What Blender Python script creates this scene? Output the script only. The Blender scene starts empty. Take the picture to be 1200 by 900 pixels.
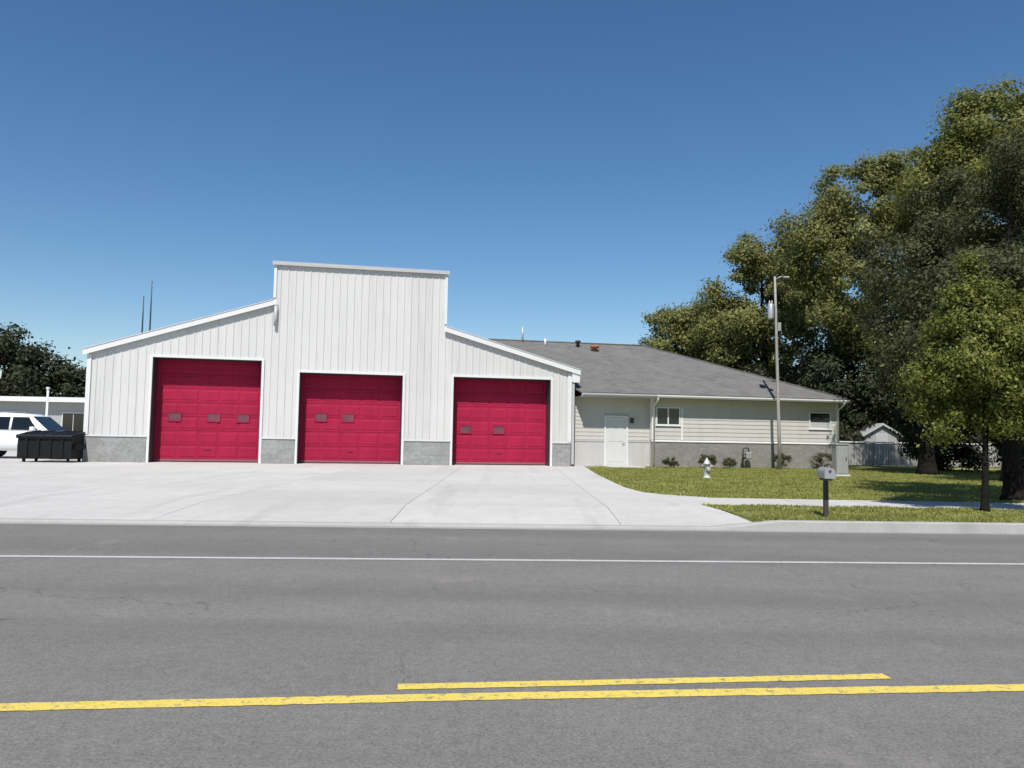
import bpy, math, random
import numpy as np
from mathutils import Vector, Matrix

R = math.radians
random.seed(7)
scene = bpy.context.scene
col = scene.collection

# ------------------------------------------------------------------ camera
cam_data = bpy.data.cameras.new('camera')
cam = bpy.data.objects.new('camera', cam_data)
col.objects.link(cam)
scene.camera = cam
cam_data.sensor_width = 36.0
cam_data.lens = 27.6
cam_data.clip_start = 0.05
cam_data.clip_end = 2000
pitch, roll = R(3.67), R(1.0)
cam.matrix_world = (Matrix.Translation((0, 0, 1.54)) @ Matrix.Rotation(R(90) + pitch, 4, 'X')
                    @ Matrix.Rotation(roll, 4, 'Z'))

# ------------------------------------------------------------------ sky and sun
SUN_EL = 54.0
SUN_AZ = Vector((-0.151, -0.9885))          # horizontal direction towards the sun
world = bpy.data.worlds.new('World')
scene.world = world
world.use_nodes = True
wn = world.node_tree.nodes
wl = world.node_tree.links
wn.clear()
sky = wn.new('ShaderNodeTexSky')
sky.sky_type = 'NISHITA'
sky.sun_disc = False
sky.sun_elevation = R(SUN_EL)
sky.sun_rotation = math.atan2(SUN_AZ.x, SUN_AZ.y)
sky.altitude = 300
sky.air_density = 1.0
sky.dust_density = 0.15
sky.ozone_density = 2.2
bg = wn.new('ShaderNodeBackground')
bg.inputs['Strength'].default_value = 0.096
wo = wn.new('ShaderNodeOutputWorld')
hs = wn.new('ShaderNodeHueSaturation')          # a clear, deep blue day
hs.inputs['Saturation'].default_value = 1.22
wl.new(sky.outputs[0], hs.inputs['Color'])
wl.new(hs.outputs[0], bg.inputs['Color'])
wl.new(bg.outputs[0], wo.inputs['Surface'])

sun_data = bpy.data.lights.new('sun', 'SUN')
sun_data.energy = 5.0
sun_data.angle = R(0.53)
sun_data.color = (1.0, 0.955, 0.89)
sun = bpy.data.objects.new('sun', sun_data)
col.objects.link(sun)
sd = Vector((SUN_AZ.x * math.cos(R(SUN_EL)), SUN_AZ.y * math.cos(R(SUN_EL)), math.sin(R(SUN_EL))))
sun.rotation_euler = sd.to_track_quat('Z', 'Y').to_euler()
sun.location = (0, 0, 30)

vs = scene.view_settings
vs.view_transform = 'Standard'
vs.look = 'None'
vs.exposure = 0.2
vs.gamma = 1.0
vs.use_curve_mapping = False
scene.cycles.max_bounces = 6
scene.cycles.transparent_max_bounces = 8


# ------------------------------------------------------------------ helpers
def tag(o, label=None, cat=None, group=None, kind=None):
    if label: o['label'] = label
    if cat: o['category'] = cat
    if group: o['group'] = group
    if kind: o['kind'] = kind
    return o


def thing(name, loc, rz=0.0, label=None, cat=None, group=None):
    o = bpy.data.objects.new(name, None)
    col.objects.link(o)
    o.empty_display_size = 0.2
    o.location = loc
    o.rotation_euler = (0, 0, rz)
    return tag(o, label, cat, group)


class MB:
    def __init__(self):
        self.v = []
        self.f = []
        self.smooth = set()

    def add(self, verts, faces, smooth=False):
        n = len(self.v)
        self.v += [tuple(p) for p in verts]
        for f in faces:
            if smooth: self.smooth.add(len(self.f))
            self.f.append([i + n for i in f])
        return self

    def box(self, x0, x1, y0, y1, z0, z1):
        return self.add([(x0, y0, z0), (x1, y0, z0), (x1, y1, z0), (x0, y1, z0),
                         (x0, y0, z1), (x1, y0, z1), (x1, y1, z1), (x0, y1, z1)],
                        [(0, 3, 2, 1), (4, 5, 6, 7), (0, 1, 5, 4), (1, 2, 6, 5), (2, 3, 7, 6), (3, 0, 4, 7)])

    def bbox(self, x0, x1, y0, y1, z0, z1, b):
        """box with chamfered edges"""
        xs = (x0, x0 + b, x1 - b, x1)
        ys = (y0, y0 + b, y1 - b, y1)
        zs = (z0, z0 + b, z1 - b, z1)
        V = []
        idx = {}
        for i in (0, 1):
            for j in (0, 1):
                for k in (0, 1):
                    X = (xs[0], xs[1]) if i == 0 else (xs[3], xs[2])
                    Y = (ys[0], ys[1]) if j == 0 else (ys[3], ys[2])
                    Z = (zs[0], zs[1]) if k == 0 else (zs[3], zs[2])
                    idx[i, j, k, 'x'] = len(V); V.append((X[0], Y[1], Z[1]))
                    idx[i, j, k, 'y'] = len(V); V.append((X[1], Y[0], Z[1]))
                    idx[i, j, k, 'z'] = len(V); V.append((X[1], Y[1], Z[0]))
        F = []
        for i in (0, 1):
            q = [idx[i, 0, 0, 'x'], idx[i, 1, 0, 'x'], idx[i, 1, 1, 'x'], idx[i, 0, 1, 'x']]
            F.append(q if i else q[::-1])
            q = [idx[0, i, 0, 'y'], idx[0, i, 1, 'y'], idx[1, i, 1, 'y'], idx[1, i, 0, 'y']]
            F.append(q if i else q[::-1])
            q = [idx[0, 0, i, 'z'], idx[1, 0, i, 'z'], idx[1, 1, i, 'z'], idx[0, 1, i, 'z']]
            F.append(q if i else q[::-1])
        for i in (0, 1):
            for j in (0, 1):
                F.append([idx[i, j, 0, 'x'], idx[i, j, 0, 'y'], idx[i, j, 1, 'y'], idx[i, j, 1, 'x']])
                F.append([idx[i, 0, j, 'x'], idx[i, 0, j, 'z'], idx[i, 1, j, 'z'], idx[i, 1, j, 'x']])
                F.append([idx[0, i, j, 'y'], idx[0, i, j, 'z'], idx[1, i, j, 'z'], idx[1, i, j, 'y']])
                for k in (0, 1):
                    F.append([idx[i, j, k, 'x'], idx[i, j, k, 'y'], idx[i, j, k, 'z']])
        return self.add(V, F)

    def prism_y(self, poly, y0, y1):
        """polygon in x,z extruded along y"""
        n = len(poly)
        V = [(x, y0, z) for x, z in poly] + [(x, y1, z) for x, z in poly]
        F = [list(range(n)), list(range(n, 2 * n))[::-1]]
        F += [[i, i + n, (i + 1) % n + n, (i + 1) % n] for i in range(n)]
        return self.add(V, F)

    def prism_z(self, poly, z0, z1):
        n = len(poly)
        V = [(x, y, z0) for x, y in poly] + [(x, y, z1) for x, y in poly]
        F = [list(range(n))[::-1], list(range(n, 2 * n))]
        F += [[i, (i + 1) % n, (i + 1) % n + n, i + n] for i in range(n)]
        return self.add(V, F)

    def prism_x(self, poly, x0, x1):
        n = len(poly)
        V = [(x0, y, z) for y, z in poly] + [(x1, y, z) for y, z in poly]
        F = [list(range(n))[::-1], list(range(n, 2 * n))]
        F += [[i, (i + 1) % n, (i + 1) % n + n, i + n] for i in range(n)]
        return self.add(V, F)

    def tube(self, pts, radii, n=10, cap=True, smooth=True):
        pts = [Vector(p) for p in pts]
        if not hasattr(radii, '__len__'): radii = [radii] * len(pts)
        base = len(self.v)
        d0 = (pts[1] - pts[0]).normalized()
        ref = Vector((0, 0, 1)) if abs(d0.z) < 0.9 else Vector((1, 0, 0))
        a = d0.cross(ref).normalized()
        for i, p in enumerate(pts):
            if i == 0: d = pts[1] - pts[0]
            elif i == len(pts) - 1: d = pts[-1] - pts[-2]
            else: d = pts[i + 1] - pts[i - 1]
            d.normalize()
            a = (a - d * a.dot(d)).normalized()
            b = d.cross(a)
            for k in range(n):
                t = 2 * math.pi * k / n
                self.v.append(tuple(p + (a * math.cos(t) + b * math.sin(t)) * radii[i]))
        for i in range(len(pts) - 1):
            for k in range(n):
                k2 = (k + 1) % n
                if smooth: self.smooth.add(len(self.f))
                self.f.append([base + i * n + k, base + i * n + k2, base + (i + 1) * n + k2, base + (i + 1) * n + k])
        if cap:
            self.f.append([base + k for k in range(n)][::-1])
            e = base + (len(pts) - 1) * n
            self.f.append([e + k for k in range(n)])
        return self

    def lathe(self, prof, c=(0, 0, 0), n=16):
        """(radius, z) profile round a vertical axis"""
        return self.tube([(c[0], c[1], c[2] + z) for r, z in prof], [max(r, 0.001) for r, z in prof], n)

    def build(self, name, mat, parent=None, loc=None, rot=None):
        me = bpy.data.meshes.new(name)
        me.from_pydata(self.v, [], self.f)
        if self.smooth:
            flags = [i in self.smooth for i in range(len(self.f))]
            me.polygons.foreach_set('use_smooth', flags)
        me.update()
        return mobj(name, me, mat, parent, loc, rot)


def mobj(name, me, mat, parent=None, loc=None, rot=None):
    o = bpy.data.objects.new(name, me)
    col.objects.link(o)
    if mat is not None and not me.materials: me.materials.append(mat)
    o.parent = parent
    if loc: o.location = loc
    if rot: o.rotation_euler = rot
    return o


# ------------------------------------------------------------------ materials
def new_mat(name):
    m = bpy.data.materials.new(name)
    m.use_nodes = True
    nt = m.node_tree
    return m, nt, nt.nodes['Principled BSDF']


def coords(nt, kind='Object', scale=None):
    tc = nt.nodes.new('ShaderNodeTexCoord')
    if scale is None: return tc.outputs[kind]
    mp = nt.nodes.new('ShaderNodeMapping')
    mp.inputs['Scale'].default_value = scale
    nt.links.new(tc.outputs[kind], mp.inputs['Vector'])
    return mp.outputs[0]


def noise(nt, vec, scale, detail=4.0, rough=0.6):
    n = nt.nodes.new('ShaderNodeTexNoise')
    n.inputs['Scale'].default_value = scale
    n.inputs['Detail'].default_value = detail
    n.inputs['Roughness'].default_value = rough
    nt.links.new(vec, n.inputs['Vector'])
    return n.outputs['Fac']


def ramp(nt, fac, stops):
    r = nt.nodes.new('ShaderNodeValToRGB')
    e = r.color_ramp.elements
    while len(e) < len(stops): e.new(0.5)
    for i, (p, c) in enumerate(stops):
        e[i].position = p
        e[i].color = (*c, 1) if hasattr(c, '__len__') else (c, c, c, 1)
    nt.links.new(fac, r.inputs[0])
    return r.outputs[0]


def mix(nt, fac, a, b, mode='MIX'):
    m = nt.nodes.new('ShaderNodeMix')
    m.data_type = 'RGBA'
    m.blend_type = mode
    for s, v in ((m.inputs[0], fac), (m.inputs[6], a), (m.inputs[7], b)):
        if hasattr(v, 'links') or hasattr(v, 'is_linked'): nt.links.new(v, s)
        elif hasattr(v, '__len__'): s.default_value = (*v, 1)
        else: s.default_value = v
    return m.outputs[2]


def bump(nt, bsdf, h, strength=0.3, dist=0.01):
    b = nt.nodes.new('ShaderNodeBump')
    b.inputs['Strength'].default_value = strength
    b.inputs['Distance'].default_value = dist
    nt.links.new(h, b.inputs['Height'])
    nt.links.new(b.outputs[0], bsdf.inputs['Normal'])


def piece_tone(nt, cc, tone):
    """each piece a slightly different shade"""
    oi = nt.nodes.new('ShaderNodeObjectInfo')
    return mix(nt, 1.0, cc, ramp(nt, oi.outputs['Random'], [(0.0, 1 - tone), (1.0, 1.0)]), 'MULTIPLY')


def mottled(name, c, rough=0.6, var=0.18, scale=3.0, metal=0.0, bmp=0.15, streak=None, fine=40.0, kind='Object', tone=0.0, spec=None):
    """base colour with soft patches, fine grain and optional vertical streaks"""
    m, nt, b = new_mat(name)
    v = coords(nt, kind)
    n1 = noise(nt, v, scale, 5)
    lo = tuple(x * (1 - var) for x in c)
    hi = tuple(min(1, x * (1 + var)) for x in c)
    cc = ramp(nt, n1, [(0.3, lo), (0.7, hi)])
    n2 = noise(nt, v, fine, 3)
    cc = mix(nt, 0.35, cc, ramp(nt, n2, [(0.3, lo), (0.7, hi)]))
    if streak:
        vs_ = coords(nt, kind, (3.0, 3.0, 0.22))
        s = noise(nt, vs_, 1.6, 5, 0.65)
        cc = mix(nt, ramp(nt, s, [(0.52, 0.0), (0.75, streak)]), cc, tuple(x * 0.55 for x in c))
    if tone: cc = piece_tone(nt, cc, tone)
    nt.links.new(cc, b.inputs['Base Color'])
    b.inputs['Roughness'].default_value = rough
    b.inputs['Metallic'].default_value = metal
    if spec is not None: b.inputs['Specular IOR Level'].default_value = spec
    if bmp: bump(nt, b, n2, bmp, 0.01)
    return m


M = {}
M['siding'] = mottled('white_ribbed_steel', (0.57, 0.563, 0.542), 0.42, 0.05, 0.5, bmp=0.0, streak=0.30, tone=0.06)
M['wall'] = mottled('white_wall', (0.56, 0.56, 0.55), 0.6, 0.05, 0.8)
M['trim'] = mottled('white_trim', (0.64, 0.64, 0.63), 0.45, 0.05, 2, bmp=0)
M['trim_grey'] = mottled('grey_trim', (0.42, 0.42, 0.42), 0.45, 0.06, 2, bmp=0)
M['roofmetal'] = mottled('galvanised_roof', (0.62, 0.63, 0.64), 0.38, 0.07, 1.0, metal=0.25, bmp=0)
M['red'] = mottled('crimson_door_paint', (0.335, 0.015, 0.052), 0.7, 0.14, 1.2, bmp=0.05, streak=0.40, tone=0.10, spec=0.12)
M['redrail'] = mottled('faded_door_rail', (0.27, 0.075, 0.10), 0.6, 0.15, 3, streak=0.5)
M['rubber'] = mottled('black_rubber', (0.018, 0.018, 0.019), 0.75, 0.2, 8)
M['darkmetal'] = mottled('dark_metal', (0.035, 0.036, 0.038), 0.5, 0.2, 5)
M['blackpaint'] = mottled('black_dumpster_paint', (0.007, 0.0072, 0.0075), 0.6, 0.3, 4, streak=0.3, spec=0.2)
M['lidplastic'] = mottled('black_lid_plastic', (0.009, 0.009, 0.010), 0.6, 0.15, 6, spec=0.25)
M['galv'] = mottled('galvanised_steel', (0.45, 0.46, 0.47), 0.45, 0.12, 8, metal=0.5, bmp=0.05)
M['poleconc'] = mottled('weathered_pole', (0.30, 0.285, 0.265), 0.8, 0.2, 5, streak=0.6)
M['tan'] = mottled('pale_lap_siding', (0.475, 0.455, 0.43), 0.6, 0.05, 1.2, streak=0.2)
M['entry'] = mottled('pale_painted_wall', (0.45, 0.435, 0.42), 0.7, 0.06, 1.0, streak=0.25)
M['doorwhite'] = mottled('white_door_paint', (0.55, 0.55, 0.54), 0.4, 0.04, 2, bmp=0)
M['soffit'] = mottled('soffit', (0.45, 0.44, 0.43), 0.7, 0.06, 2)
M['greypaint'] = mottled('grey_cabinet_paint', (0.27, 0.28, 0.275), 0.5, 0.12, 4, streak=0.4)
M['mail'] = mottled('light_grey_mailbox', (0.27, 0.275, 0.28), 0.35, 0.06, 6, bmp=0)
M['postwood'] = mottled('dark_post_wood', (0.045, 0.038, 0.032), 0.8, 0.3, 6)
M['hydrant'] = mottled('pale_hydrant_paint', (0.44, 0.44, 0.43), 0.45, 0.12, 9, streak=0.4)
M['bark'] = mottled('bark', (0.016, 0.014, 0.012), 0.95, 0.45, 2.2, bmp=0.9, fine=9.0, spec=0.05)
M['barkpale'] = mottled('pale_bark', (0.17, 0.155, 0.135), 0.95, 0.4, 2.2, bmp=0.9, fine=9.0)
M['carwhite'] = mottled('white_car_paint', (0.74, 0.75, 0.76), 0.25, 0.02, 1, bmp=0)
M['fenceboard'] = mottled('grey_fence_board', (0.30, 0.295, 0.285), 0.85, 0.25, 3, streak=0.5)
M['rust'] = mottled('rusty_vent', (0.28, 0.11, 0.045), 0.8, 0.3, 9)
M['farwall'] = mottled('grey_far_wall', (0.33, 0.33, 0.32), 0.8, 0.08, 0.6, streak=0.3)
M['farroof'] = mottled('grey_flat_roof', (0.28, 0.28, 0.28), 0.85, 0.15, 0.8)
M['amber'] = mottled('amber_lens', (0.6, 0.18, 0.02), 0.2, 0.02, 3, bmp=0)
M['lens'] = mottled('clear_lens', (0.7, 0.7, 0.72), 0.15, 0.02, 3, bmp=0)
M['redlens'] = mottled('red_lens', (0.4, 0.01, 0.01), 0.2, 0.02, 3, bmp=0)


def glass(name, c, rough=0.06):
    m, nt, b = new_mat(name)
    v = coords(nt)
    n = noise(nt, v, 0.8, 2)
    nt.links.new(ramp(nt, n, [(0.3, tuple(x * 0.7 for x in c)), (0.7, tuple(x * 1.3 for x in c))]), b.inputs['Base Color'])
    b.inputs['Roughness'].default_value = rough
    b.inputs['IOR'].default_value = 1.52
    return m


M['glass'] = glass('window_glass', (0.012, 0.014, 0.017))
M['doorglass'] = glass('dusty_door_glass', (0.15, 0.05, 0.07), 0.3)
M['carglass'] = glass('car_glass', (0.01, 0.011, 0.012), 0.04)


def masonry(name, c, bw, bh, mortar):
    m, nt, b = new_mat(name)
    tc = nt.nodes.new('ShaderNodeTexCoord')
    sep = nt.nodes.new('ShaderNodeSeparateXYZ')
    nt.links.new(tc.outputs['Object'], sep.inputs[0])
    add = nt.nodes.new('ShaderNodeMath')
    nt.links.new(sep.outputs[0], add.inputs[0]); nt.links.new(sep.outputs[1], add.inputs[1])
    cmb = nt.nodes.new('ShaderNodeCombineXYZ')
    nt.links.new(add.outputs[0], cmb.inputs[0]); nt.links.new(sep.outputs[2], cmb.inputs[1])
    br = nt.nodes.new('ShaderNodeTexBrick')
    br.inputs['Scale'].default_value = 1.0
    br.inputs['Brick Width'].default_value = bw
    br.inputs['Row Height'].default_value = bh
    br.inputs['Mortar Size'].default_value = 0.009
    br.inputs['Color1'].default_value = (*[x * 0.85 for x in c], 1)
    br.inputs['Color2'].default_value = (*[x * 1.15 for x in c], 1)
    br.inputs['Mortar'].default_value = (*mortar, 1)
    nt.links.new(cmb.outputs[0], br.inputs['Vector'])
    n = noise(nt, tc.outputs['Object'], 9, 5)
    n3 = noise(nt, tc.outputs['Object'], 1.3, 4)
    cc = mix(nt, 0.4, br.outputs['Color'], ramp(nt, n, [(0.3, tuple(x * 0.6 for x in c)), (0.7, tuple(x * 1.5 for x in c))]))
    cc = mix(nt, ramp(nt, n3, [(0.45, 0.0), (0.75, 0.35)]), cc, tuple(x * 0.6 for x in c))
    nt.links.new(cc, b.inputs['Base Color'])
    b.inputs['Roughness'].default_value = 0.9
    inv = nt.nodes.new('ShaderNodeMath'); inv.operation = 'MULTIPLY_ADD'
    nt.links.new(br.outputs['Fac'], inv.inputs[0]); inv.inputs[1].default_value = -0.8
    nt.links.new(n, inv.inputs[2])
    bump(nt, b, inv.outputs[0], 0.6, 0.012)
    return m


M['block'] = masonry('grey_split_block', (0.265, 0.265, 0.26), 0.40, 0.20, (0.27, 0.27, 0.26))
M['stone'] = masonry('grey_brown_brick', (0.215, 0.205, 0.19), 0.30, 0.10, (0.24, 0.235, 0.23))


def shingle_mat():
    m, nt, b = new_mat('grey_asphalt_shingles')
    tc = nt.nodes.new('ShaderNodeTexCoord')
    br = nt.nodes.new('ShaderNodeTexBrick')
    br.inputs['Scale'].default_value = 1.0
    br.inputs['Brick Width'].default_value = 0.33
    br.inputs['Row Height'].default_value = 0.145
    br.inputs['Mortar Size'].default_value = 0.012
    br.inputs['Color1'].default_value = (0.110, 0.102, 0.092, 1)
    br.inputs['Color2'].default_value = (0.185, 0.178, 0.166, 1)
    br.inputs['Mortar'].default_value = (0.05, 0.05, 0.05, 1)
    nt.links.new(tc.outputs['UV'], br.inputs['Vector'])
    n = noise(nt, tc.outputs['Object'], 1.1, 5)
    n2 = noise(nt, tc.outputs['Object'], 30, 3)
    cc = mix(nt, ramp(nt, n, [(0.35, 0.0), (0.7, 0.5)]), br.outputs['Color'], (0.22, 0.205, 0.185))
    cc = mix(nt, 0.35, cc, ramp(nt, n2, [(0.3, 0.05), (0.7, 0.18)]))
    nt.links.new(cc, b.inputs['Base Color'])
    b.inputs['Roughness'].default_value = 0.95
    bump(nt, b, br.outputs['Fac'], -0.5, 0.01)
    return m


M['shingle'] = shingle_mat()


def asphalt_mat():
    m, nt, b = new_mat('worn_asphalt')
    v = coords(nt)
    big = noise(nt, coords(nt, 'Object', (0.10, 0.55, 1)), 1.0, 5, 0.6)      # long streaks along the lanes
    mid = noise(nt, v, 1.3, 6, 0.65)
    agg = noise(nt, v, 55, 3, 0.7)
    vor = nt.nodes.new('ShaderNodeTexVoronoi')
    vor.inputs['Scale'].default_value = 95
    nt.links.new(v, vor.inputs['Vector'])
    c = ramp(nt, big, [(0.3, 0.14), (0.7, 0.225)])
    c = mix(nt, 0.45, c, ramp(nt, mid, [(0.3, 0.095), (0.72, 0.245)]))
    c = mix(nt, 0.50, c, ramp(nt, agg, [(0.34, 0.04), (0.66, 0.31)]))
    gr = noise(nt, v, 13, 4, 0.75)
    c = mix(nt, 0.22, c, ramp(nt, gr, [(0.36, 0.07), (0.64, 0.26)]))
    c = mix(nt, ramp(nt, vor.outputs['Distance'], [(0.12, 0.5), (0.3, 0.0)]), c, (0.30, 0.29, 0.27))
    lane = noise(nt, coords(nt, 'Object', (0.015, 0.62, 1)), 1.0, 3, 0.5)     # wheel tracks
    c = mix(nt, ramp(nt, lane, [(0.42, 0.0), (0.6, 0.32)]), c, (0.10, 0.10, 0.10))
    spot = noise(nt, v, 0.8, 7, 0.8)
    c = mix(nt, ramp(nt, spot, [(0.56, 0.0), (0.70, 0.45)]), c, (0.27, 0.265, 0.255))
    drip = noise(nt, v, 3.1, 3, 0.5)
    c = mix(nt, ramp(nt, drip, [(0.70, 0.0), (0.76, 0.5)]), c, (0.05, 0.05, 0.05))
    # oil-darkened middle and hairline cracks
    cr = nt.nodes.new('ShaderNodeTexVoronoi')
    cr.feature = 'DISTANCE_TO_EDGE'
    cr.inputs['Scale'].default_value = 0.33
    w = nt.nodes.new('ShaderNodeVectorMath'); w.operation = 'MULTIPLY_ADD'
    nz = nt.nodes.new('ShaderNodeTexNoise'); nz.inputs['Scale'].default_value = 2.2; nz.inputs['Detail'].default_value = 6
    nt.links.new(v, nz.inputs['Vector'])
    nt.links.new(nz.outputs['Color'], w.inputs[0]); w.inputs[1].default_value = (0.9, 0.9, 0); nt.links.new(v, w.inputs[2])
    nt.links.new(w.outputs[0], cr.inputs['Vector'])
    gate = noise(nt, v, 0.35, 2)
    crk = ramp(nt, cr.outputs['Distance'], [(0.0, 0.5), (0.0028, 0.0)])
    crk = mix(nt, 1.0, crk, ramp(nt, gate, [(0.50, 0.0), (0.56, 1.0)]), 'MULTIPLY')
    c = mix(nt, crk, c, (0.035, 0.035, 0.036))
    tint = nt.nodes.new('ShaderNodeMix'); tint.data_type = 'RGBA'; tint.blend_type = 'MULTIPLY'
    tint.inputs[0].default_value = 1.0
    nt.links.new(c, tint.inputs[6]); tint.inputs[7].default_value = (1.0, 0.945, 0.88, 1)
    nt.links.new(tint.outputs[2], b.inputs['Base Color'])
    b.inputs['Roughness'].default_value = 0.88
    b.inputs['Specular IOR Level'].default_value = 0.3
    bump(nt, b, agg, 0.35, 0.012)
    return m


M['asphalt'] = asphalt_mat()


def concrete_mat(name, c, joint=None):
    m, nt, b = new_mat(name)
    v = coords(nt)
    n1 = noise(nt, v, 0.28, 5, 0.6)
    n2 = noise(nt, v, 2.5, 6, 0.7)
    n3 = noise(nt, v, 40, 3)
    cc = ramp(nt, n1, [(0.3, tuple(x * 0.82 for x in c)), (0.7, tuple(x * 1.08 for x in c))])
    cc = mix(nt, 0.4, cc, ramp(nt, n2, [(0.28, tuple(x * 0.70 for x in c)), (0.7, tuple(x * 1.12 for x in c))]))
    cc = mix(nt, 0.25, cc, ramp(nt, n3, [(0.3, tuple(x * 0.6 for x in c)), (0.7, tuple(x * 1.2 for x in c))]))
    st = noise(nt, coords(nt, 'Object', (0.9, 0.25, 1)), 1.1, 4)
    cc = mix(nt, ramp(nt, st, [(0.62, 0.0), (0.75, 0.35)]), cc, tuple(x * 0.5 for x in c))
    tr = noise(nt, coords(nt, 'Object', (1.6, 0.10, 1)), 1.0, 4, 0.6)
    cc = mix(nt, ramp(nt, tr, [(0.55, 0.0), (0.72, 0.28)]), cc, tuple(x * 0.5 for x in c))
    cc = piece_tone(nt, cc, 0.10)
    nt.links.new(cc, b.inputs['Base Color'])
    b.inputs['Roughness'].default_value = 0.9
    bump(nt, b, n3, 0.3, 0.006)
    return m


M['concrete'] = concrete_mat('pale_concrete', (0.53, 0.515, 0.485))
M['concrete_b'] = concrete_mat('kerb_concrete', (0.38, 0.37, 0.35))
M['gutter'] = concrete_mat('dirty_gutter', (0.33, 0.325, 0.31))


def paint_mat(name, c, wear):
    m, nt, b = new_mat(name)
    v = coords(nt)
    n = noise(nt, v, 14, 6, 0.75)
    n2 = noise(nt, v, 1.4, 4)
    cc = mix(nt, ramp(nt, n2, [(0.3, 0.0), (0.75, 0.3)]), c, tuple(x * 0.7 for x in c))
    fl = noise(nt, v, 60, 4, 0.8)
    cc = mix(nt, ramp(nt, fl, [(0.56, 0.0), (0.62, 0.75)]), cc, (0.15, 0.148, 0.143))
    cc = mix(nt, ramp(nt, n, [(wear, 0.0), (wear + 0.10, 0.85)]), cc, (0.15, 0.148, 0.143))
    nt.links.new(cc, b.inputs['Base Color'])
    b.inputs['Roughness'].default_value = 0.7
    bump(nt, b, n, 0.3, 0.004)
    return m


M['yellow'] = paint_mat('yellow_road_paint', (0.70, 0.54, 0.10), 0.545)
M['whitepaint'] = paint_mat('white_road_paint', (0.50, 0.50, 0.48), 0.56)


def grass_mat(name, a, bcol, dry):
    m, nt, b = new_mat(name)
    v = coords(nt)
    n1 = noise(nt, v, 0.5, 5)
    n2 = noise(nt, v, 7, 5, 0.7)
    cc = ramp(nt, n1, [(0.3, a), (0.7, bcol)])
    cc = mix(nt, ramp(nt, n2, [(0.45, 0.0), (0.7, 0.6)]), cc, dry)
    n4 = noise(nt, v, 1.4, 4)
    cc = mix(nt, ramp(nt, n4, [(0.55, 0.0), (0.72, 0.7)]), cc, dry)
    nt.links.new(cc, b.inputs['Base Color'])
    b.inputs['Roughness'].default_value = 0.95
    b.inputs['Specular IOR Level'].default_value = 0.1
    bump(nt, b, n2, 0.8, 0.03)
    return m


M['lawn'] = grass_mat('lawn_ground', (0.185, 0.205, 0.052), (0.240, 0.255, 0.075), (0.29, 0.27, 0.12))
M['meadow'] = grass_mat('far_ground', (0.095, 0.11, 0.035), (0.13, 0.14, 0.05), (0.19, 0.17, 0.09))


def leaf_mat(name, dark, light, trans=0.3):
    m, nt, b = new_mat(name)
    g = nt.nodes.new('ShaderNodeNewGeometry')
    c = ramp(nt, g.outputs['Random Per Island'], [(0.0, dark), (0.75, light), (1.0, tuple(min(1, x * 1.5) for x in light))])
    n = noise(nt, coords(nt), 0.45, 3)
    c = mix(nt, ramp(nt, n, [(0.35, 0.0), (0.7, 0.45)]), c, dark)
    nt.links.new(c, b.inputs['Base Color'])
    b.inputs['Roughness'].default_value = 0.6
    b.inputs['Specular IOR Level'].default_value = 0.25
    t = nt.nodes.new('ShaderNodeBsdfTranslucent')
    nt.links.new(c, t.inputs['Color'])
    ms = nt.nodes.new('ShaderNodeMixShader')
    ms.inputs[0].default_value = trans
    nt.links.new(b.outputs[0], ms.inputs[1]); nt.links.new(t.outputs[0], ms.inputs[2])
    nt.links.new(ms.outputs[0], nt.nodes['Material Output'].inputs['Surface'])
    return m


M['leaf_olive'] = leaf_mat('olive_leaves', (0.105, 0.112, 0.038), (0.285, 0.292, 0.095), 0.50)
M['leaf_green'] = leaf_mat('green_leaves', (0.100, 0.108, 0.030), (0.265, 0.275, 0.070), 0.48)
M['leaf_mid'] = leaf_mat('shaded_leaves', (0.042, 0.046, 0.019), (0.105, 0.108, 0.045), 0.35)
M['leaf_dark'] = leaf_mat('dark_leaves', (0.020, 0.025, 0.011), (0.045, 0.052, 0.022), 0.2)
M['leaf_bright'] = leaf_mat('yellow_green_leaves', (0.070, 0.083, 0.016), (0.205, 0.222, 0.046), 0.38)
M['blade'] = leaf_mat('grass_blades', (0.190, 0.200, 0.050), (0.335, 0.332, 0.100), 0.4)

# ------------------------------------------------------------------ the ground
RS = 0.056                                   # the road runs a little away to the right
def kerb_y(x): return 13.20 + RS * x
ZG = 0.15


def sheet(name, mat, poly, z, kind='structure', parent=None, skirt=0):
    b = MB()
    if skirt: b.prism_z(poly, z - skirt, z)
    else: b.add([(x, y, z) for x, y in poly], [list(range(len(poly)))])
    o = b.build(name, mat, parent)
    if kind: tag(o, kind=kind)
    return o


b = MB()
# one sheet to the horizon: level lawn beyond the kerb, lower behind the kerb line
gx = [-900, -140, -60, 0, 60, 140, 900]
V, Fc = [], []
for x in gx:
    yk = 13.20 + RS * max(-140, min(140, x)) + 0.09
    for y, z in ((-600, -0.02), (-40, -0.02), (yk, -0.03), (38.0, -0.03), (41.5, ZG - 0.012), (1500, ZG - 0.012)):
        V.append((x, y, z))
for i in range(len(gx) - 1):
    for j in range(5):
        Fc.append([i * 6 + j, (i + 1) * 6 + j, (i + 1) * 6 + j + 1, i * 6 + j + 1])
b.add(V, Fc)
tag(b.build('ground', M['meadow']), kind='structure')

road = sheet('road', M['asphalt'], [(-140, -9 + RS * -140), (140, -9 + RS * 140), (140, kerb_y(140) - 0.32), (-140, kerb_y(-140) - 0.32)], 0.0)


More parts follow.
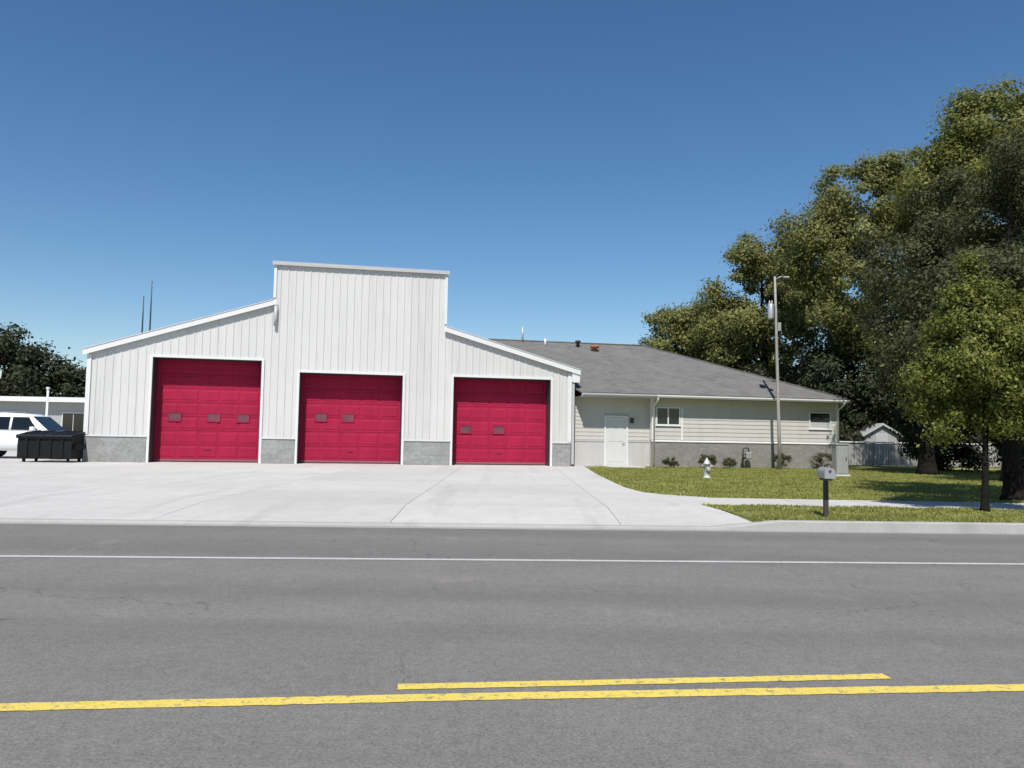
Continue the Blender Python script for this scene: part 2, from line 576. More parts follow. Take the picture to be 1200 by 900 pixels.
def stripe(name, mat, pts, w, z=0.004):
    """painted line along a polyline of (x, y), its edges a little ragged near the viewer"""
    fine = []
    for (x0, y0), (x1, y1) in zip(pts, pts[1:]):
        L = math.hypot(x1 - x0, y1 - y0)
        n = max(1, int(L / (0.06 if L < 5 else 0.35)))
        fine += [(x0 + (x1 - x0) * k / n, y0 + (y1 - y0) * k / n) for k in range(n)]
    pts = fine + [pts[-1]]
    b = MB()
    V = []
    for i, (x, y) in enumerate(pts):
        if i == 0: d = Vector((pts[1][0] - x, pts[1][1] - y))
        elif i == len(pts) - 1: d = Vector((x - pts[i - 1][0], y - pts[i - 1][1]))
        else: d = Vector((pts[i + 1][0] - pts[i - 1][0], pts[i + 1][1] - pts[i - 1][1]))
        d.normalize()
        n = Vector((-d.y, d.x)) * (w / 2)
        e0, e1 = 1 + random.uniform(-0.10, 0.06), 1 + random.uniform(-0.10, 0.06)
        V += [(x - n.x * e0, y - n.y * e0, z), (x + n.x * e1, y + n.y * e1, z)]
    b.add(V, [[2 * i, 2 * i + 2, 2 * i + 3, 2 * i + 1] for i in range(len(pts) - 1)])
    return b.build(name, mat, road)


# the solid near line bends a little where the lane tapers
near = [(-90, 4.73 - 0.112 * 6 - RS * 84), (-6, 4.73 - 0.112 * 6), (-2.76, 4.40), (0, 4.73), (3.25, 5.06), (7, 5.44), (90, 5.44 + RS * 83)]
stripe('solid_centre_line', M['yellow'], near, 0.13)
stripe('broken_centre_line', M['yellow'], [(-0.66, 4.86), (2.49, 5.25)], 0.11)
for k in (-4, -3, -2, -1, 1, 2, 3, 4):
    x0 = -0.66 + 12.2 * k
    y0 = 4.86 + RS * 12.2 * k + (0.3 if k > 0 else -0.12)
    stripe('broken_centre_line', M['yellow'], [(x0, y0), (x0 + 3.05, y0 + 3.05 * RS)], 0.11)
stripe('edge_line', M['whitepaint'], [(-140, 9.74 - 0.06 * 140), (0, 9.74), (140, 9.74 + 0.06 * 140)], 0.12)

# gutter pan and kerb; the kerb drops at the wide drive
gut = MB()
gut.add([(-140, kerb_y(-140) - 0.33, 0.002), (140, kerb_y(140) - 0.33, 0.002), (140, kerb_y(140) + 0.01, -0.012), (-140, kerb_y(-140) + 0.01, -0.012)], [[0, 1, 2, 3]])
tag(gut.build('gutter', M['gutter']), kind='structure')
kb = MB()
kx = [-140, -60, -34, -33, -20, -8, 0, 3.4, 4.6, 9, 20, 60, 140]
kh = [0.13, 0.13, 0.13, 0.03, 0.03, 0.03, 0.03, 0.03, 0.145, 0.145, 0.145, 0.145, 0.145]
V = []
for x, h in zip(kx, kh):
    y = kerb_y(x)
    V += [(x, y, -0.03), (x, y + 0.015, h - 0.015), (x, y + 0.035, h), (x, y + 0.17, h + 0.004), (x, y + 0.17, -0.03)]
Fc = []
for i in range(len(kx) - 1):
    for j in range(4):
        Fc.append([i * 5 + j, (i + 1) * 5 + j, (i + 1) * 5 + j + 1, i * 5 + j + 1])
kb.add(V, Fc)
tag(kb.build('kerb', M['concrete_b']), kind='structure')

# concrete drive: sloping ramp up from the dropped kerb, then a level apron in slabs
DRIVE_R = [(4.45, 13.45), (4.32, 14.2), (4.05, 15.6), (3.95, 16.6), (4.7, 18.42), (3.95, 18.7), (3.30, 19.8), (3.12, 21.5), (3.10, 23.5), (3.12, 28.5), (3.25, 32.7), (3.35, 36.5)]
def drive_right(y):
    for (x0, y0), (x1, y1) in zip(DRIVE_R, DRIVE_R[1:]):
        if y0 <= y <= y1: return x0 + (x1 - x0) * (y - y0) / (y1 - y0)
    return DRIVE_R[-1][0] if y > DRIVE_R[-1][1] else DRIVE_R[0][0]
apron = tag(bpy.data.objects.new('driveway', None), kind='structure')
col.objects.link(apron)
yrows = [13.39, 15.35, 18.45, 22.3, 26.2, 30.1, 34.0, 37.9]
def zdrive(x, y):
    t = (y - 13.37 - RS * x) / 1.9
    return 0.034 + (ZG - 0.034 + 0.004) * max(0, min(1, t))
xcols = [-60, -48, -40] + [-33.2 + 3.9 * i for i in range(9)] + [1.9]
GAP = 0.005
for r in range(len(yrows) - 1):
    ya, yb = yrows[r], yrows[r + 1]
    for c in range(len(xcols)):
        xa = xcols[c]
        xb = xcols[c + 1] if c + 1 < len(xcols) else None
        sub = 6 if xb is None else 1
        ys = [ya + (yb - ya) * k / sub for k in range(sub + 1)]
        low = r == 0
        Vt = []
        for k, y in enumerate(ys):
            yo = y + (GAP if k == 0 else 0) - (GAP if k == sub else 0)
            for x in (xa + GAP, (xb - GAP) if xb is not None else None):
                if x is None: x = drive_right(yo)
                yy = yo
                sh = RS * x if (low and k == 0) else (RS * x * (0.4 if low else 0) if k == sub and low else 0)
                if low and k == 0: yy = 13.37 + RS * x + GAP
                Vt.append((x, yy, zdrive(x, yy)))
        # skip slabs standing wholly under the station
        n = len(Vt)
        Fq = [[2 * k, 2 * k + 1, 2 * k + 3, 2 * k + 2] for k in range(sub)]
        bot = [(x, y, z - 0.12) for x, y, z in Vt]
        ring = [2 * k for k in range(sub + 1)]
        ring = [0] + [2 * k + 1 for k in range(sub + 1)] + [2 * k for k in range(sub, 0, -1)]
        Fs = [[ring[i], ring[i] + n, ring[(i + 1) % len(ring)] + n, ring[(i + 1) % len(ring)]] for i in range(len(ring))]
        sb = MB().add(Vt + bot, Fq + Fs)
        sb.build('slab', M['concrete'], apron)
# joint filler just below the slabs, and the yard to the left and behind
MB().add([(-60, 13.45 + RS * -60, 0.012), (3.0, 13.45 + RS * 3, 0.012), (3.0, 15.4, ZG - 0.022), (-60, 15.4, ZG - 0.022), (3.0, 38, ZG - 0.012), (-60, 38, ZG - 0.012)],
         [(0, 1, 2, 3), (3, 2, 4, 5)]).build('joint_bed', M['concrete_b'], apron)
sheet('side_lawn', M['lawn'], [(-140, kerb_y(-140) + 0.17), (-60.1, kerb_y(-60) + 0.17), (-60.1, 41.6), (-140, 41.6)], ZG - 0.006, skirt=0.2)
sheet('yard', M['concrete'], [(-90, 37.91), (-19.0, 37.91), (-22, 75), (-90, 75)], ZG + 0.002)
sheet('entry_path', M['concrete'], [(3.36, 34.6), (4.9, 34.95), (5.6, 35.6), (5.5, 36.9), (3.36, 36.6)], ZG + 0.004)

# sidewalk to the right of the drive
swalk = tag(bpy.data.objects.new('sidewalk', None), kind='structure')
col.objects.link(swalk)
for k in range(28):
    x0, x1 = 4.75 + 1.52 * k, 4.75 + 1.52 * (k + 1) - 0.016
    def yn(x): return 16.55 + 0.012 * (x - 5)
    sb = MB()
    xl = x0 if k else 3.95
    z1 = ZG + 0.006
    sb.add([(xl if k else 3.94, yn(x0), z1), (x1, yn(x1), z1), (x1, yn(x1) + 1.75, z1), (x0 if k else 4.62, yn(x0) + 1.75, z1),
            (xl if k else 3.94, yn(x0), 0.02), (x1, yn(x1), 0.02), (x1, yn(x1) + 1.75, 0.02), (x0 if k else 4.62, yn(x0) + 1.75, 0.02)],
           [(0, 1, 2, 3), (0, 4, 5, 1), (1, 5, 6, 2), (2, 6, 7, 3), (3, 7, 4, 0)])
    sb.build('paving_slab', M['concrete'], swalk)

# lawn sheets
lawn_poly = [(x + 0.02, y) for x, y in DRIVE_R if y > 18.4] + [(4.4, 36.9), (22, 42), (60, 50), (60, 18.9), (4.8, 18.28)]
sheet('lawn', M['lawn'], [(4.8, 18.31), (140, 20.0), (140, 48.0), (60, 48.0), (18, 42.0), (3.4, 39.2)] + [(x + 0.02, y) for x, y in reversed(DRIVE_R) if y > 18.5], ZG - 0.004, skirt=0.2)
verge_poly = [(4.35, kerb_y(4.3) + 0.17), (140, kerb_y(140) + 0.17), (140, 23.5), (60, 19.0), (47, 17.04), (4.0, 16.54), (4.12, 15.6)]
sheet('verge', M['lawn'], verge_poly, ZG - 0.004, skirt=0.2)


# grass blades over the near lawn
def in_poly(px, py, poly):
    inside = np.zeros(len(px), bool)
    n = len(poly)
    j = n - 1
    for i in range(n):
        xi, yi = poly[i]; xj, yj = poly[j]
        c = ((yi > py) != (yj > py)) & (px < (xj - xi) * (py - yi) / (yj - yi + 1e-9) + xi)
        inside ^= c
        j = i
    return inside


def blades(name, polys, n, xr, yr, label, seed):
    rng = np.random.default_rng(seed)
    x = rng.uniform(*xr, n)
    y = yr[0] + (yr[1] - yr[0]) * rng.uniform(0, 1, n) ** 1.6
    keep = np.zeros(n, bool)
    for p in polys: keep |= in_poly(x, y, p)
    clump = np.sin(x * 3.1 + np.sin(y * 2.3)) * np.sin(y * 3.7 + np.sin(x * 1.9))
    keep &= rng.uniform(-1.6, 1, n) < clump
    x, y = x[keep], y[keep]
    n = len(x)
    h = rng.uniform(0.015, 0.05, n) * (1 + 0.4 * clump[keep])
    a = rng.uniform(0, math.pi, n)
    w = rng.uniform(0.008, 0.02, n)
    lean = rng.normal(0, 0.025, (n, 2))
    v = np.empty((n, 3, 3))
    v[:, 0] = np.stack([x - np.cos(a) * w, y - np.sin(a) * w, np.full(n, ZG - 0.008)], 1)
    v[:, 1] = np.stack([x + np.cos(a) * w, y + np.sin(a) * w, np.full(n, ZG - 0.008)], 1)
    v[:, 2] = np.stack([x + lean[:, 0], y + lean[:, 1], ZG + h], 1)
    me = poly_mesh(name, v)
    return tag(mobj(name, me, M['blade']), label, 'grass', kind='stuff')


def poly_mesh(name, v):
    """numpy (faces, corners, 3) -> mesh of loose faces"""
    nf, k, _ = v.shape
    me = bpy.data.meshes.new(name)
    me.vertices.add(nf * k)
    me.vertices.foreach_set('co', v.reshape(-1).astype(np.float32))
    me.loops.add(nf * k)
    me.loops.foreach_set('vertex_index', np.arange(nf * k, dtype=np.int32))
    me.polygons.add(nf)
    me.polygons.foreach_set('loop_start', np.arange(0, nf * k, k, dtype=np.int32))
    me.polygons.foreach_set('loop_total', np.full(nf, k, np.int32))
    me.update(calc_edges=True)
    return me


LAWN = [(x + 0.03, y) for x, y in DRIVE_R if y > 18.5] + [(5.2, 36.0), (18, 39.0), (26, 40), (26, 18.5), (4.8, 18.31)]
blades('lawn_grass', [LAWN, verge_poly], 420000, (3.0, 24), (13.5, 39), 'short olive green grass over the lawn and roadside verge', 3)

# ------------------------------------------------------------------ the fire station hall
A = (-17.01, 31.37, 0.155)
BR = R(11.33)
hall = thing('fire_station', A, BR, 'white metal fire station hall with stepped gable and three crimson doors', 'building')
W = 20.05
DEPTH = 24.0
T0, T1, TT = 7.05, 14.38, 8.42
EL, ER = 4.42, 4.32
def roof_z(s):
    if s <= T0: return EL + (s / T0) * (6.72 - EL)
    if s >= T1: return ER + (W - s) / (W - T1) * (5.90 - ER)
    return TT
DOORS = [(2.42, 6.68, 4.28), (8.22, 12.54, 3.84), (14.74, 19.13, 3.86)]
REC = 0.74
WT = 0.86           # wall thickness at the openings
YS = 0.06           # siding stands in front of the core
core = MB()
cuts = sorted({0.0, W, T0, T1, *[d[0] for d in DOORS], *[d[1] for d in DOORS]})
for a, c in zip(cuts, cuts[1:]):
    mid = (a + c) / 2
    z0 = 0.0
    for d0, d1, dh in DOORS:
        if d0 < mid < d1: z0 = dh
    za, zc = (roof_z(a + 1e-6) if a != T1 else roof_z(T1)), roof_z(c - 1e-6)
    core.prism_y([(a, z0), (c, z0), (c, zc - 0.02), (a, za - 0.02)], YS, WT)
# side and back walls
core.box(0.0, 0.3, WT, DEPTH, 0, EL - 0.1)
core.box(W - 0.3, W, WT, DEPTH, 0, ER - 0.1)
core.box(0.3, W - 0.3, DEPTH - 0.3, DEPTH, 0, EL - 0.1)
core.build('wall', M['wall'], hall)
MB().box(0.3, W - 0.3, WT, DEPTH - 0.3, -0.1, -0.002).build('floor_slab', M['gutter'], hall)

# ribbed siding, one sheet at a time
WAIN = 1.06
RIB = 0.305
def siding_sheet(s0, s1, ztop, zbot):
    xs = set([s0, s1])
    k = math.floor(s0 / RIB)
    while k * RIB < s1 + RIB:
        c = k * RIB
        for d in (-0.035, -0.015, 0.015, 0.035):
            if s0 < c + d < s1: xs.add(round(c + d, 4))
        k += 1
    for d0, d1, dh in DOORS:
        for e in (d0, d1):
            if s0 < e < s1: xs.add(e)
    for e in (T0, T1):
        if s0 < e < s1: xs.add(e)
    xs = sorted(xs)
    def off(s):
        d = abs((s + RIB / 2) % RIB - RIB / 2)
        return YS - 0.008 - (0.022 if d <= 0.0155 else (0.022 * (0.035 - d) / 0.02 if d < 0.035 else 0))
    V, Fq = [], []
    for a, c in zip(xs, xs[1:]):
        if c - a < 1e-5: continue
        mid = (a + c) / 2
        n = len(V)
        za, zc = ztop(a + 1e-5), ztop(c - 1e-5)
        zb = zbot(mid)
        if za - zb < 0.02 and zc - zb < 0.02: continue
        V += [(a, off(a), zb), (c, off(c), zb), (c, off(c), zc), (a, off(a), za)]
        Fq.append([n, n + 1, n + 2, n + 3])
    if Fq: MB().add(V, Fq).build('siding_panel', M['siding'], hall)
def zb_main(s):
    for d0, d1, dh in DOORS:
        if d0 <= s <= d1: return dh + 0.0
    return WAIN
PW = 0.915
ns = int(W / PW) + 1
for i in range(ns):
    a, c = i * PW + 0.001, min(W, (i + 1) * PW) - 0.001
    # the two side bays stop at the tower corners
    for lo, hi in ((0, T0), (T0, T1), (T1, W)):
        aa, cc = max(a, lo), min(c, hi)
        if cc - aa > 0.02:
            siding_sheet(aa, cc, lambda s: roof_z(s) - 0.005, zb_main)

# block wainscot between the doors with its sloping cap
edges = [0.0] + [e for d in DOORS for e in d[:2]] + [W]
for a, c in zip(edges[0::2], edges[1::2]):
    MB().box(a - 0.02 if a == 0 else a + 0.11, c + 0.02 if c == W else c - 0.11, -0.035, YS + 0.001, 0, WAIN - 0.045).build('wainscot', M['block'], hall)
    cap = MB()
    x0, x1 = (a - 0.03 if a == 0 else a + 0.10), (c + 0.03 if c == W else c - 0.10)
    cap.prism_x([(YS, WAIN - 0.045), (-0.065, WAIN - 0.045), (-0.065, WAIN - 0.02), (YS, WAIN + 0.03)], x0, x1)
    cap.build('wainscot_cap', M['trim_grey'], hall)

# corner trims
MB().prism_z([(-0.02, 0.02), (-0.02, 0.25), (-0.045, 0.25), (-0.045, -0.0), (0.12, 0.0), (0.12, 0.02)], WAIN + 0.03, EL - 0.12).build('corner_trim', M['trim'], hall)
MB().prism_z([(W + 0.02, 0.02), (W + 0.02, 0.25), (W + 0.045, 0.25), (W + 0.045, 0.0), (W - 0.12, 0.0), (W - 0.12, 0.02)], WAIN + 0.03, ER - 0.12).build('corner_trim', M['trim'], hall)
MB().box(T0 - 0.012, T0 + 0.10, 0.0, YS - 0.031 + 0.03, 6.95, TT - 0.02).build('corner_trim', M['trim'], hall)
MB().box(T1 - 0.10, T1 + 0.012, 0.0, YS - 0.031 + 0.03, 6.15, TT - 0.02).build('corner_trim', M['trim'], hall)

# low roof slopes with rake boards
def slope_piece(name, mat, x0, z0, x1, z1, y0, y1, up, down):
    MB().prism_y([(x0, z0 - down), (x1, z1 - down), (x1, z1 + up), (x0, z0 + up)], y0, y1).build(name, mat, hall)
gl = (6.72 - EL) / T0
gr = (5.90 - ER) / (W - T1)
slope_piece('roof_slope', M['roofmetal'], -0.16, EL - 0.16 * gl, T0 + 0.02, 6.72, -0.10, DEPTH + 0.1, 0.10, 0.0)
slope_piece('roof_slope', M['roofmetal'], T1 - 0.02, 5.90, W + 0.40, ER - 0.40 * gr, -0.10, DEPTH + 0.1, 0.10, 0.0)
slope_piece('rake_board', M['trim'], -0.18, EL - 0.18 * gl, T0 + 0.14, 6.72 + 0.14 * gl, -0.135, -0.101, 0.13, 0.10)
slope_piece('rake_board', M['trim'], T1 - 0.10, 5.90 + 0.10 * gr, W + 0.42, ER - 0.42 * gr, -0.135, -0.101, 0.13, 0.10)
slope_piece('rake_soffit', M['trim_grey'], -0.14, EL - 0.14 * gl, T0 - 0.01, 6.72, -0.098, 0.01, -0.006, 0.055)
slope_piece('rake_soffit', M['trim_grey'], T1 + 0.01, 5.90, W + 0.38, ER - 0.38 * gr, -0.098, 0.01, -0.006, 0.055)
# bright drip edge on the rake
slope_piece('drip_edge', M['roofmetal'], -0.20, EL - 0.20 * gl, T0 + 0.02, 6.72, -0.16, -0.08, 0.16, -0.132)
slope_piece('drip_edge', M['roofmetal'], T1 - 0.02, 5.90, W + 0.44, ER - 0.44 * gr, -0.16, -0.08, 0.16, -0.132)
# eave return at the right-hand corner
MB().box(W + 0.05, W + 0.40, -0.09, 0.5, ER - 0.55, ER - 0.12).build('eave_return', M['trim'], hall)

# raised middle bay: sides, roof and coping
mid_bay = MB()
mid_bay.box(T0, T0 + 0.2, WT, 12.0, 6.5, TT - 0.02)
mid_bay.box(T1 - 0.2, T1, WT, 12.0, 5.7, TT - 0.02)
mid_bay.box(T0 + 0.2, T1 - 0.2, 11.8, 12.0, 5.7, TT - 0.02)
mid_bay.build('raised_bay_wall', M['wall'], hall)
MB().box(T0 - 0.05, T1 + 0.05, -0.06, 12.1, TT - 0.02, TT + 0.05).build('raised_bay_roof', M['roofmetal'], hall)
MB().box(T0 - 0.08, T1 + 0.08, -0.09, -0.061, TT - 0.07, TT + 0.085).build('coping', M['trim_grey'], hall)
MB().prism_y([(T0, 6.70), (T1, 5.88), (T1, 5.98), (T0, 6.80)], 12.0, DEPTH + 0.1).build('roof_slope', M['roofmetal'], hall)
MB().prism_y([(0.3, EL - 0.1), (W - 0.3, ER - 0.1), (T1, 5.85), (T0, 6.65)], DEPTH - 0.3, DEPTH).build('back_gable', M['wall'], hall)
# short downspout where the left slope meets the raised bay
MB().tube([(T0 + 0.12, -0.07, 6.60), (T0 + 0.12, -0.075, 6.2), (T0 + 0.12, -0.07, 5.75)], 0.075, 8).build('downspout', M['trim_grey'], hall)
# downspout on the right corner
MB().box(W + 0.06, W + 0.17, -0.04, 0.05, 0.1, ER - 0.56).build('downspout', M['trim_grey'], hall)

# the three doors
def garage_door(d0, d1, dh, win, row, nsec):
    g = bpy.data.objects.new('garage_door', None)
    col.objects.link(g)
    g.parent = hall
    g.location = (d0, 0, 0)
    w = d1 - d0
    # white jambs and head trim on the wall face
    for x in (-0.10, w + 0.0):
        MB().box(x, x + 0.10, -0.012, YS, 0.0, dh + 0.10).build('jamb_trim', M['trim'], g)
    MB().box(0.0, w, -0.012, YS, dh, dh + 0.10).build('head_trim', M['trim'], g)
    # inner reveals, coloured dark to cut bounced light and deepen the recess shade
    for x0, x1 in ((-0.001, 0.03), (w - 0.03, w + 0.001)):
        MB().box(x0, x1, YS - 0.02, REC + 0.05, 0, dh - 0.002).build('reveal', M['darkmetal'], g)
    MB().box(0.03, w - 0.03, YS - 0.02, REC + 0.05, dh - 0.03, dh + 0.001).build('reveal', M['darkmetal'], g)
    sh = (dh - 0.16) / nsec
    npan = 5
    for k in range(nsec):
        z0 = 0.13 + k * sh
        s = MB()
        y = REC
        s.bbox(0.032, w - 0.032, y, y + 0.05, z0 + 0.006, z0 + sh - 0.006, 0.005)
        # raised ribs along each section
        pw = (w - 0.2) / npan
        for i in range(npan):
            xa, xb = 0.1 + i * pw + 0.05, 0.1 + (i + 1) * pw - 0.05
            za, zc = z0 + 0.09, z0 + sh - 0.09
            s.add([(xa, y - 0.001, za), (xb, y - 0.001, za), (xb, y - 0.001, zc), (xa, y - 0.001, zc),
                   (xa + 0.03, y - 0.014, za + 0.03), (xb - 0.03, y - 0.014, za + 0.03), (xb - 0.03, y - 0.014, zc - 0.03), (xa + 0.03, y - 0.014, zc - 0.03)],
                  [(0, 1, 5, 4), (1, 2, 6, 5), (2, 3, 7, 6), (3, 0, 4, 7), (4, 5, 6, 7)])
        s.build('door_section', M['red'], g)
    MB().box(0.034, w - 0.034, REC + 0.056, REC + 0.075, 0.02, dh - 0.03).build('backing_sheet', M['darkmetal'], g)  # dark sheet added to block light leaking through the section gaps
    zr = row
    for c in win:
        f = MB()
        x0, x1, z0, z1 = c - d0 - 0.27, c - d0 + 0.27, zr - 0.20, zr + 0.20
        for q in ((x0, x1, z0, z0 + 0.04), (x0, x1, z1 - 0.04, z1), (x0, x0 + 0.04, z0 + 0.04, z1 - 0.04), (x1 - 0.04, x1, z0 + 0.04, z1 - 0.04)):
            f.box(q[0], q[1], REC - 0.045, REC - 0.002, q[2], q[3])
        f.build('window_frame', M['red'], g)
        MB().box(x0 + 0.04, x1 - 0.04, REC - 0.022, REC - 0.002, z0 + 0.04, z1 - 0.04).build('window_pane', M['doorglass'], g)
    MB().box(0.032, w - 0.032, REC - 0.012, REC + 0.045, 0.045, 0.128).build('bottom_rail', M['redrail'], g)
    MB().box(0.04, w - 0.04, REC - 0.005, REC + 0.04, 0.0, 0.044).build('floor_seal', M['rubber'], g)
    h = MB()
    h.tube([(w * 0.5 - 0.1, REC - 0.02, 0.55), (w * 0.5 - 0.1, REC - 0.06, 0.55), (w * 0.5 + 0.1, REC - 0.06, 0.55), (w * 0.5 + 0.1, REC - 0.02, 0.55)], 0.012, 6)
    h.build('handle', M['darkmetal'], g)
    return g
garage_door(*DOORS[0], (3.20, 4.75, 5.92), 1.88, 7)
garage_door(*DOORS[1], (9.12, 10.27), 1.98, 6)
garage_door(*DOORS[2], (15.42, 16.92), 1.58, 6)

# antennas on the roof, behind the left slope
def antenna(s, back, top, label, group, arms):
    z0 = roof_z(s) + 0.06
    p = hall.matrix_world if False else None
    c, si = math.cos(BR), math.sin(BR)
    x = A[0] + c * s - si * back
    y = A[1] + si * s + c * back
    t = thing('radio_antenna', (x, y, A[2] + z0), BR, label, 'antenna', group)
    MB().bbox(-0.12, 0.12, -0.12, 0.12, 0, 0.10, 0.01).build('base', M['galv'], t)
    H = A[2] and top - z0
    MB().tube([(0, 0, 0.08), (0, 0, H * 0.6), (0, 0, H)], [0.045, 0.035, 0.02], 8).build('mast', M['darkmetal'], t)
    for z, l in arms:
        MB().tube([(-l, 0, H * z), (l, 0, H * z)], 0.014, 6).build('dipole', M['galv'], t)
    return t
antenna(0.80, 6.0, 8.45, 'taller of two thin antennas above the hall roof at left', None, ((0.95, 0.10),))
antenna(0.46, 6.0, 7.70, 'shorter of two thin antennas above the hall roof at left', None, ())

# ------------------------------------------------------------------ the office wing
wing = thing('office_wing', A, BR, 'low pale office wing with grey shingled hip roof beside the white hall', 'building')
S0, S1, S2 = W + 0.20, 24.05, 33.60
YE, YW = 0.62, 0.26
EZ = 3.28
wb = MB()
wb.box(S0, S1, YE + 0.03, 13.3, 0.0, EZ - 0.1)
wb.box(S1, S2, YW + 0.03, 13.3, 0.0, EZ - 0.1)
wb.build('wall', M['entry'], wing)
# entry wall: painted blocks below a dark ledge
DX0, DX1 = 21.93, 22.90
MB().box(S0, DX0 - 0.09, YE - 0.03, YE + 0.03, 0, 1.12).build('wainscot', M['entry'], wing)
MB().box(S0, DX0 - 0.09, YE - 0.05, YE + 0.031, 1.12, 1.20).build('ledge', M['trim_grey'], wing)
MB().box(DX1 + 0.09, S1, YE - 0.03, YE + 0.03, 0, 1.12).build('wainscot', M['entry'], wing)
MB().box(DX1 + 0.09, S1, YE - 0.05, YE + 0.031, 1.12, 1.20).build('ledge', M['trim_grey'], wing)
# lap siding boards, each a board of its own
def lap(x0, x1, y, z0, z1, skip=()):
    n = int(round((z1 - z0) / 0.185))
    h = (z1 - z0) / n
    for k in range(n):
        za, zc = z0 + k * h, z0 + (k + 1) * h
        segs = [(x0, x1)]
        for (a, c, sz0, sz1) in skip:
            if zc > sz0 + 0.01 and za < sz1 - 0.01:
                new = []
                for p, q in segs:
                    if p < a: new.append((p, min(q, a)))
                    if q > c: new.append((max(p, c), q))
                segs = new
        for p, q in segs:
            if q - p < 0.02: continue
            MB().prism_x([(y + 0.03, za), (y - 0.022, za), (y - 0.003, zc + 0.012), (y + 0.03, zc + 0.012)], p, q).build('siding_board', M['tan'], wing)
WINS = [(24.28, 25.36, 1.98, 2.72), (32.10, 33.16, 1.95, 2.66)]
lap(S1, S2, YW, 1.26, EZ - 0.12, [(a - 0.06, c + 0.06, z0 - 0.06, z1 + 0.06) for a, c, z0, z1 in WINS])
lap(S0, S1, YE, 1.21, EZ - 0.12, [(DX0 - 0.10, DX1 + 0.10, 0, 2.36)])
MB().box(S1 - 0.02, S2 + 0.03, YW - 0.055, YW + 0.03, 0, 1.16).build('wainscot', M['stone'], wing)
MB().prism_x([(YW + 0.03, 1.16), (YW - 0.09, 1.16), (YW - 0.09, 1.20), (YW + 0.03, 1.255)], S1 - 0.04, S2 + 0.05).build('ledge', M['trim'], wing)
# corner boards
MB().box(S2 - 0.09, S2 + 0.02, YW - 0.03, YW + 0.10, 1.26, EZ - 0.12).build('corner_board', M['trim'], wing)
MB().box(S1 - 0.03, S1 + 0.08, YW - 0.03, YW + 0.20, 1.26, EZ - 0.12).build('corner_board', M['trim'], wing)
# vertical trim to the right of the first window
MB().box(25.46, 25.56, YW - 0.028, YW + 0.01, 1.26, 2.78).build('trim_board', M['trim'], wing)

def window(x0, x1, z0, z1, y, mull=True, ac=False):
    fr = MB()
    t = 0.055
    for q in ((x0 - t, x1 + t, z0 - t, z0), (x0 - t, x1 + t, z1, z1 + t), (x0 - t, x0, z0, z1), (x1, x1 + t, z0, z1)):
        fr.box(q[0], q[1], y - 0.045, y + 0.03, q[2], q[3])
    w = bpy.data.objects.new('window', None)
    col.objects.link(w); w.parent = wing
    fr.build('window_frame', M['trim'], w)
    m = (x0 + x1) / 2
    if mull:
        MB().box(m - 0.03, m + 0.03, y - 0.035, y + 0.03, z0, z1).build('mullion', M['trim'], w)
        panes = ((x0, m - 0.03), (m + 0.03, x1))
    else:
        panes = ((x0, x1),)
    for a, c in panes:
        MB().box(a, c, y + 0.002, y + 0.025, z0, z1).build('pane', M['glass'], w)
    MB().box(x0 - t - 0.03, x1 + t + 0.03, y - 0.07, y + 0.03, z0 - t - 0.035, z0 - t).build('sill', M['trim'], w)
    if ac:
        MB().box(x0, x1, y - 0.012, y + 0.0015, z0, z0 + (z1 - z0) * 0.38).build('lower_panel', M['trim_grey'], w)
for i, q in enumerate(WINS): window(*q, YW, mull=(i == 0), ac=(i == 1))

# entrance door
dr = bpy.data.objects.new('entrance_door', None)
col.objects.link(dr); dr.parent = wing
MB().bbox(DX0, DX1, YE - 0.01, YE + 0.03, 0.02, 2.24, 0.006).build('door_leaf', M['doorwhite'], dr)
f = MB()
f.box(DX0 - 0.09, DX0 - 0.004, YE - 0.05, YE + 0.03, 0, 2.33)
f.box(DX1 + 0.004, DX1 + 0.09, YE - 0.05, YE + 0.03, 0, 2.33)
f.box(DX0 - 0.004, DX1 + 0.004, YE - 0.05, YE + 0.03, 2.25, 2.33)
f.build('door_frame', M['trim'], dr)
for z0, z1 in ((0.2, 0.95), (1.15, 2.05)):
    for xa, xb in ((DX0 + 0.12, DX0 + 0.44), (DX0 + 0.53, DX0 + 0.85)):
        MB().bbox(xa, xb, YE - 0.022, YE - 0.009, z0, z1, 0.008).build('door_panel', M['doorwhite'], dr)
MB().tube([(DX1 - 0.09, YE - 0.01, 1.05), (DX1 - 0.09, YE - 0.06, 1.05), (DX1 - 0.20, YE - 0.06, 1.05)], 0.014, 6).build('handle', M['darkmetal'], dr)
MB().bbox(DX0 - 0.3, DX1 + 0.4, -0.9, YE - 0.055, -0.02, 0.045, 0.012).build('doorstep', M['concrete'], wing)
MB().bbox(DX1 + 0.18, DX1 + 0.34, YE - 0.13, YE - 0.02, 2.0, 2.24, 0.02).build('porch_lamp', M['darkmetal'], wing)

